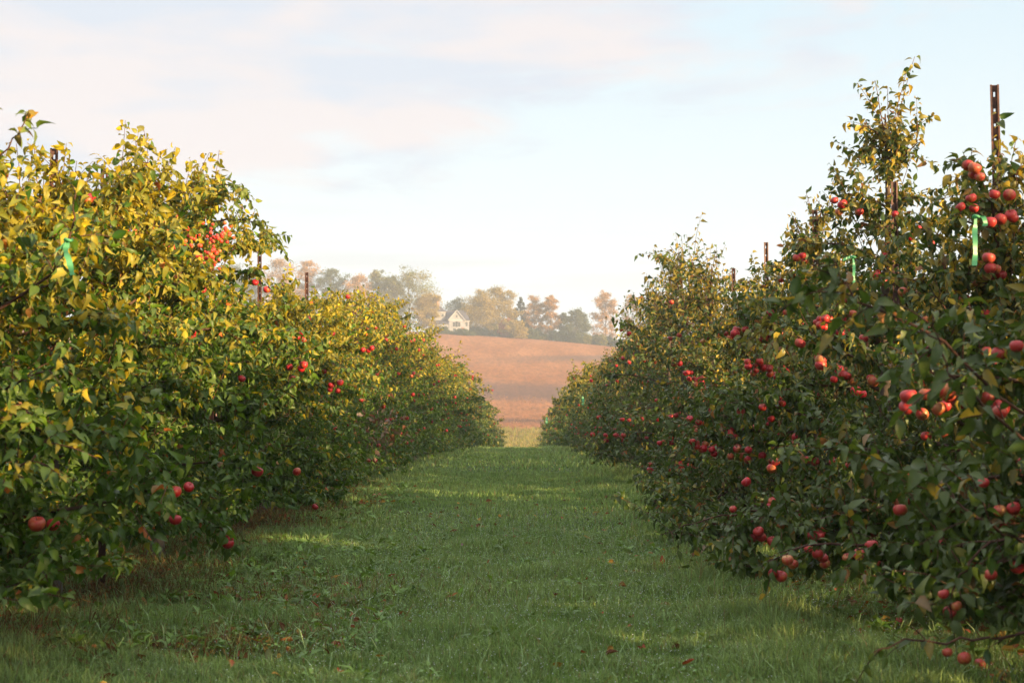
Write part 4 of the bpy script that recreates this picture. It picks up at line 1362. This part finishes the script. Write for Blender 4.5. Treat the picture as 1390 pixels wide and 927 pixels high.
# ------------------------------------------------------------------ trees on the hill
def far_tree(x, y, H, Wd, pal, seed, label, name='tree', dens=1.0, lacy=0.0, conifer=False, base=0.16, group='trees along the hilltop', cat='tree', leaf=0.42):
    rr = np.random.default_rng(seed)
    root = bpy.data.objects.new(name, None)
    COL.objects.link(root)
    root.location = (x, y, gz(x, y) - 0.2)
    tag(root, label, cat, group)
    wv, wq, nb = [], [], 0

    def wd(P_, r0, r1, n=5):
        nonlocal nb
        v, q = tube_np(np.array(P_, float), np.linspace(r0, r1, len(P_)), n)
        wv.append(v)
        wq.append(q + nb)
        nb += len(v)
    hb = base * H
    top = np.array([rr.normal(0, 0.4), rr.normal(0, 0.4), H * 0.93])
    wd([(0, 0, -0.3), (0.1, 0, hb), top * 0.6, top], 0.02 * H, 0.03)
    lobes = []
    nl = 16 if not conifer else 26
    for k in range(nl):
        a = k * 2.4 + rr.uniform(-0.3, 0.3)
        t_ = (k + 0.5) / nl
        z0 = hb + (H * 0.80 - hb) * t_
        if conifer:
            r = Wd * 0.5 * (1 - t_) ** 0.8 * rr.uniform(0.7, 1.1)
            e = np.array([cos(a) * r, sin(a) * r, z0 + 0.02 * H])
            rad = Wd * 0.13 * (1.15 - t_)
        else:
            env = math.sqrt(max(0.05, 1 - ((t_ - 0.42) / 0.68)**2))
            r = Wd * 0.5 * env * rr.uniform(0.5, 0.86)
            e = np.array([cos(a) * r, sin(a) * r, z0 + H * rr.uniform(0.03, 0.13)])
            rad = Wd * rr.uniform(0.15, 0.235) * (1 - 0.3 * lacy)
        wd([top * (z0 / H) * 0.8 * np.array([1, 1, 1.0]), (e + top * 0.5) / 2 * np.array([1, 1, 0]) + np.array([0, 0, z0 * 0.9 + e[2] * 0.1]), e], 0.006 * H, 0.02, 4)
        lobes.append((e, rad))
        if lacy:
            for q_ in range(4):
                dd = rr.normal(0, 1, 3)
                dd[2] = abs(dd[2])
                wd([e, e + unit(dd) * rad * 1.6], 0.07, 0.02, 3)
    if not conifer:
        lobes.append((np.array([0, 0, H * 0.72]), Wd * 0.2))
        lobes.append((np.array([0, 0, H * 0.5]), Wd * 0.26))
        lobes.append((np.array([rr.normal(0, 0.06) * Wd, 0, H * 0.88]), Wd * 0.13))
    Ps, Ds, Cs = [], [], []
    for e, rad in lobes:
        sub = 7
        for q_ in range(sub):
            c_ = e + rr.normal(0, 0.52, 3) * rad * np.array([1, 1, 0.75])
            n = max(3, int(80 * dens * (1 - 0.55 * lacy) * rr.uniform(0.6, 1.3)))
            p_ = c_ + rr.normal(0, 0.36, (n, 3)) * rad * np.array([1, 1, 0.6])
            Ps.append(p_)
            f = rr.random()
            col = np.array(pal[0]) * (1 - f) + np.array(pal[1]) * f
            Cs.append(col * rr.uniform(0.8, 1.2, (n, 1)) * rr.uniform(0.85, 1.15))
    P_ = np.concatenate(Ps)
    P_[:, 2] = np.maximum(P_[:, 2], 0.3 + 0.3 * rr.random(len(P_)))
    C = np.concatenate(Cs)
    n = len(P_)
    N_ = rr.normal(0, 0.7, (n, 3)) + np.array([0, 0, 0.9])
    V, Q, T, CC = leaf_cloud(P_, rr.normal(0, 1, (n, 3)), N_, leaf * rr.uniform(0.6, 1.3, n), rr.uniform(0, 0.8, n), rr.uniform(0, 0.6, n), rr.uniform(0.6, 0.9, n), C, 2)
    fz = H / np.percentile(V[:, 2], 99.8)
    V[:, 2] *= fz
    wv_ = np.concatenate(wv)
    obj('trunk', np_mesh('trunk', wv_, np.concatenate(wq), None, np.tile([0.12, 0.09, 0.07], (len(wv_), 1))), M_bark, root)
    obj('crown', np_mesh('crown', V, Q, T, CC), M_far, root)
    return root


GOLD = ((0.225, 0.171, 0.0315), (0.297, 0.216, 0.045))
YG = ((0.117, 0.1395, 0.0315), (0.225, 0.189, 0.045))
OR = ((0.297, 0.171, 0.0585), (0.369, 0.216, 0.081))
GN = ((0.0594, 0.0846, 0.0351), (0.0981, 0.1125, 0.0423))
DK = ((0.0243, 0.0423, 0.0279), (0.0387, 0.0594, 0.0351))
BR = ((0.252, 0.153, 0.0675), (0.324, 0.198, 0.081))
RD = ((0.2664, 0.0702, 0.0423), (0.2808, 0.1197, 0.0558))
# px centre, px top, px width, distance, palette, lacy, conifer, label
far = [
    (215, 372, 60, 520, GN, 0, 0, 'hazy green tree far left, behind the left row'),
    (266, 366, 56, 515, YG, 0, 0, 'hazy yellow-green tree just right of the far-left green one'),
    (312, 356, 58, 512, GN, 0, 0, 'grey-green hazy tree left of the bare post top'),
    (345, 362, 42, 520, GN, 0, 0, 'hazy green tree directly behind the bare post top'),
    (380, 349, 52, 510, BR, 0.2, 0, 'tall orange-brown tree rising right of the bare post top'),
    (416, 353, 36, 516, OR, 0.2, 0, 'pinkish-orange tree on the right shoulder of the orange-brown one'),
    (450, 364, 44, 512, GN, 0, 0, 'green hilltop tree between the orange ones and the left row crowns'),
    (486, 372, 40, 508, OR, 0.2, 0, 'orange tree half hidden by the left row crowns'),
    (512, 366, 34, 514, YG, 0, 0, 'yellowish tree touching the big tree left of the house'),
    (556, 363, 76, 505, YG, 0.1, 0, 'big green and gold tree left of the white house'),
    (532, 374, 44, 511, YG, 0, 0, 'mid-height green-gold tree just left of the big one by the house'),
    (578, 398, 34, 488, GOLD, 0, 0, 'low golden tree in front of the left end of the house'),
    (624, 404, 50, 522, GN, 0.3, 0, 'thin green tree showing above the house roof'),
    (652, 393, 48, 502, GOLD, 0, 0, 'golden round tree just right of the white house, left half'),
    (678, 389, 52, 508, GOLD, 0, 0, 'taller golden tree merging with the round one beside the house'),
    (707, 403, 30, 516, DK, 0.3, 1, 'dark blue-green conifer between gold and orange trees'),
    (727, 401, 30, 510, OR, 0.5, 0, 'airy orange tree directly right of the dark conifer'),
    (748, 400, 26, 506, OR, 0.6, 0, 'second airy orange tree, narrower, with sky between its branches'),
    (688, 432, 20, 492, RD, 0, 0, 'small reddish tree below the dark conifer'),
    (700, 434, 30, 490, GOLD, 0, 0, 'low golden bushy tree right of the small reddish one'),
    (764, 424, 22, 512, GN, 0.9, 0, 'nearly bare grey tree between orange and green ones'),
    (784, 419, 34, 505, GN, 0.1, 0, 'blue-green rounded tree above the right part of the field'),
    (822, 394, 40, 512, OR, 0.6, 0, 'tall pale orange tree with see-through crown near the right row'),
    (859, 399, 34, 520, BR, 0.9, 0, 'bare pinkish tree partly behind the right row'),
    (900, 404, 40, 515, BR, 0.5, 0, 'hazy brown tree behind the right row crowns'),
    (950, 408, 50, 512, GN, 0, 0, 'hazy green tree behind the right row crowns'),
    (1010, 404, 52, 518, OR, 0.3, 0, 'hazy orange tree behind the right row crowns'),
]
for i, (px, py, wpx, d, pal, lacy, con, lab) in enumerate(far):
    x = (px - 710) * d / FPX
    H = CAM_H + (580 - py) * d / FPX - gz(x, d)
    far_tree(x, d, H, wpx * d / FPX, pal, 300 + i, lab, 'conifer' if con else 'tree', 1.25 if not lacy else 1.0, lacy, bool(con), cat='tree', base=0.07 if wpx > 28 else 0.04)
rr = random.Random(9)
for i in range(34):
    px = 596 + i * 9.6 + rr.uniform(-3, 3)
    d = 500 + rr.uniform(-3, 5) if px > 640 else 487 + rr.uniform(-2, 2)
    x = (px - 710) * d / FPX
    hpx = rr.uniform(9, 19) if px > 640 else rr.uniform(5, 11)
    far_tree(x, d, hpx * d / FPX, rr.uniform(13, 22) * d / FPX, rr.choice([GN, GN, DK, YG]) if px > 640 else GN, 500 + i, 'hazy grey-green bush in the hedgerow at the foot of the hill trees', 'bush', 0.9, 0, False, 0.05, 'hedgerow bushes on the hilltop', 'bush', 0.34)

# ------------------------------------------------------------------ the white house
M_wall = simple_mat('white_clapboard', (0.22, 0.225, 0.25), (0.28, 0.285, 0.31), 3, 0.8, 0.2)
M_roof = simple_mat('slate_roof', (0.055, 0.055, 0.07), (0.09, 0.085, 0.10), 2, 0.8, 0.2)
M_pane = simple_mat('window_glass', (0.02, 0.025, 0.03), (0.04, 0.045, 0.05), 2, 0.1, 0.6)
M_brick = simple_mat('chimney_brick', (0.40, 0.17, 0.10), (0.55, 0.33, 0.25), 6, 0.9, 0.1)
M_trim = simple_mat('white_trim', (0.34, 0.345, 0.36), (0.40, 0.40, 0.41), 3, 0.7, 0.2)
M_door = simple_mat('wood_door', (0.25, 0.09, 0.05), (0.30, 0.12, 0.07), 6, 0.6, 0.3)
HY = 492
hx = (611 - 710) * HY / FPX
house = bpy.data.objects.new('house', None)
COL.objects.link(house)
house.location = (hx, HY, gz(hx, HY) - 0.3)
house.rotation_euler = (0, 0, R(6))
tag(house, 'white farmhouse with dark steep roofs among the hilltop trees', 'house')
mb = MB()
mb.box(-5.0, -1.5, 2.0, 8.0, 0, 8.0)
mb.box(-1.495, 6.4, 1.0, 8.0, 0, 5.0)
mb.box(-4.4, -0.6, -0.6, 1.995, 0, 3.7)
mb.poly([(-0.4, -0.2, 0), (4.6, -0.2, 0), (4.6, -0.2, 5.2), (2.1, -0.2, 8.1), (-0.4, -0.2, 5.2), (-0.4, 4.5, 0), (4.6, 4.5, 0), (4.6, 4.5, 5.2), (2.1, 4.5, 8.1), (-0.4, 4.5, 5.2)],
        [(0, 1, 2, 3, 4), (1, 6, 7, 2), (5, 0, 4, 9)])
obj('wall', mb.mesh('wall'), M_wall, house)
mb = MB()


def slab(mb, a, b_, c_, d_, th=0.18):
    n_ = (Vector(b_) - Vector(a)).cross(Vector(d_) - Vector(a)).normalized() * th
    if n_.z < 0:
        n_ = -n_
    lo = [Vector(q) for q in (a, b_, c_, d_)]
    mb.poly(lo + [q + n_ for q in lo], [(0, 1, 2, 3), (4, 7, 6, 5), (0, 4, 5, 1), (1, 5, 6, 2), (2, 6, 7, 3), (3, 7, 4, 0)])


# hipped roof of the tall block
mb.poly([(-5.5, 1.5, 8.0), (-1.0, 1.5, 8.0), (-1.0, 8.5, 8.0), (-5.5, 8.5, 8.0), (-3.25, 4.2, 10.0), (-3.25, 6.0, 10.0)], [(0, 1, 4), (1, 2, 5, 4), (2, 3, 5), (3, 0, 4, 5), (3, 2, 1, 0)])
slab(mb, (-1.5, 0.6, 4.9), (6.8, 0.6, 4.9), (5.2, 4.5, 8.4), (-1.5, 4.5, 8.4))
slab(mb, (-1.5, 8.4, 4.9), (6.8, 8.4, 4.9), (5.2, 4.5, 8.4), (-1.5, 4.5, 8.4))
mb.poly([(6.8, 0.6, 5.0), (6.8, 8.4, 5.0), (5.2, 4.5, 8.5)], [(0, 1, 2)])
slab(mb, (-0.75, -0.5, 5.0), (-0.75, 4.6, 5.0), (2.1, 4.6, 8.3), (2.1, -0.5, 8.3))
slab(mb, (4.95, -0.5, 5.0), (4.95, 4.6, 5.0), (2.1, 4.6, 8.3), (2.1, -0.5, 8.3))
slab(mb, (-4.9, -1.1, 3.6), (-0.42, -1.1, 3.6), (-0.42, 1.99, 4.9), (-4.9, 1.99, 4.9))
rf = obj('roof', mb.mesh('roof'), M_roof, house)
obj('chimney', MB().box(-4.3, -3.4, 5.0, 5.9, 8.2, 12.0).box(-4.4, -3.3, 4.9, 6.0, 12.0, 12.3).mesh('chimney'), M_brick, rf)
mb = MB()
for s_ in (-1, 1):
    a = Vector((2.1 + s_ * 2.9, -0.53, 4.85))
    c_ = Vector((2.1, -0.53, 8.25))
    mb.tube([a, c_], [0.16, 0.16], 4)
mb.box(-0.4, 4.6, -0.26, -0.205, 4.9, 5.15)
mb.box(4.75, 6.6, 0.7, 0.995, 4.6, 4.85)
mb.box(-5.2, -1.3, 1.7, 1.995, 7.65, 7.9)
obj('trim', mb.mesh('trim'), M_trim, house)
for (cx_, cz, w_, h_, yf_) in [(1.2, 3.6, 0.8, 1.5, -0.2), (2.1, 3.6, 0.8, 1.9, -0.2), (3.0, 3.6, 0.8, 1.5, -0.2), (1.4, 1.5, 0.9, 1.5, -0.2), (2.9, 1.5, 0.9, 1.5, -0.2), (2.1, 6.3, 0.7, 0.9, -0.2),
                           (-4.1, 6.7, 0.8, 1.0, 2.0), (-2.5, 6.7, 0.8, 1.0, 2.0), (-3.6, 2.3, 0.9, 1.4, -0.6), (-1.6, 2.3, 0.9, 1.4, -0.6), (5.5, 3.7, 0.8, 1.3, 1.0), (5.5, 1.5, 0.8, 1.3, 1.0)]:
    fr = MB()
    fr.box(cx_ - w_ / 2 - 0.1, cx_ + w_ / 2 + 0.1, yf_ - 0.08, yf_ - 0.003, cz + h_ / 2, cz + h_ / 2 + 0.12)
    fr.box(cx_ - w_ / 2 - 0.14, cx_ + w_ / 2 + 0.14, yf_ - 0.14, yf_ - 0.003, cz - h_ / 2 - 0.1, cz - h_ / 2)
    fr.box(cx_ - w_ / 2 - 0.1, cx_ - w_ / 2, yf_ - 0.08, yf_ - 0.003, cz - h_ / 2, cz + h_ / 2)
    fr.box(cx_ + w_ / 2, cx_ + w_ / 2 + 0.1, yf_ - 0.08, yf_ - 0.003, cz - h_ / 2, cz + h_ / 2)
    fr.box(cx_ - w_ / 2, cx_ + w_ / 2, yf_ - 0.07, yf_ - 0.035, cz - 0.03, cz + 0.03)
    wo_ = obj('window', fr.mesh('window'), M_trim, house)
    obj('pane', MB().box(cx_ - w_ / 2, cx_ + w_ / 2, yf_ - 0.03, yf_ - 0.004, cz - h_ / 2, cz + h_ / 2).mesh('pane'), M_pane, wo_)
obj('door', MB().box(3.75, 4.5, -0.27, -0.204, 0.3, 2.5).mesh('door'), M_door, house)
bpy.context.view_layer.update()
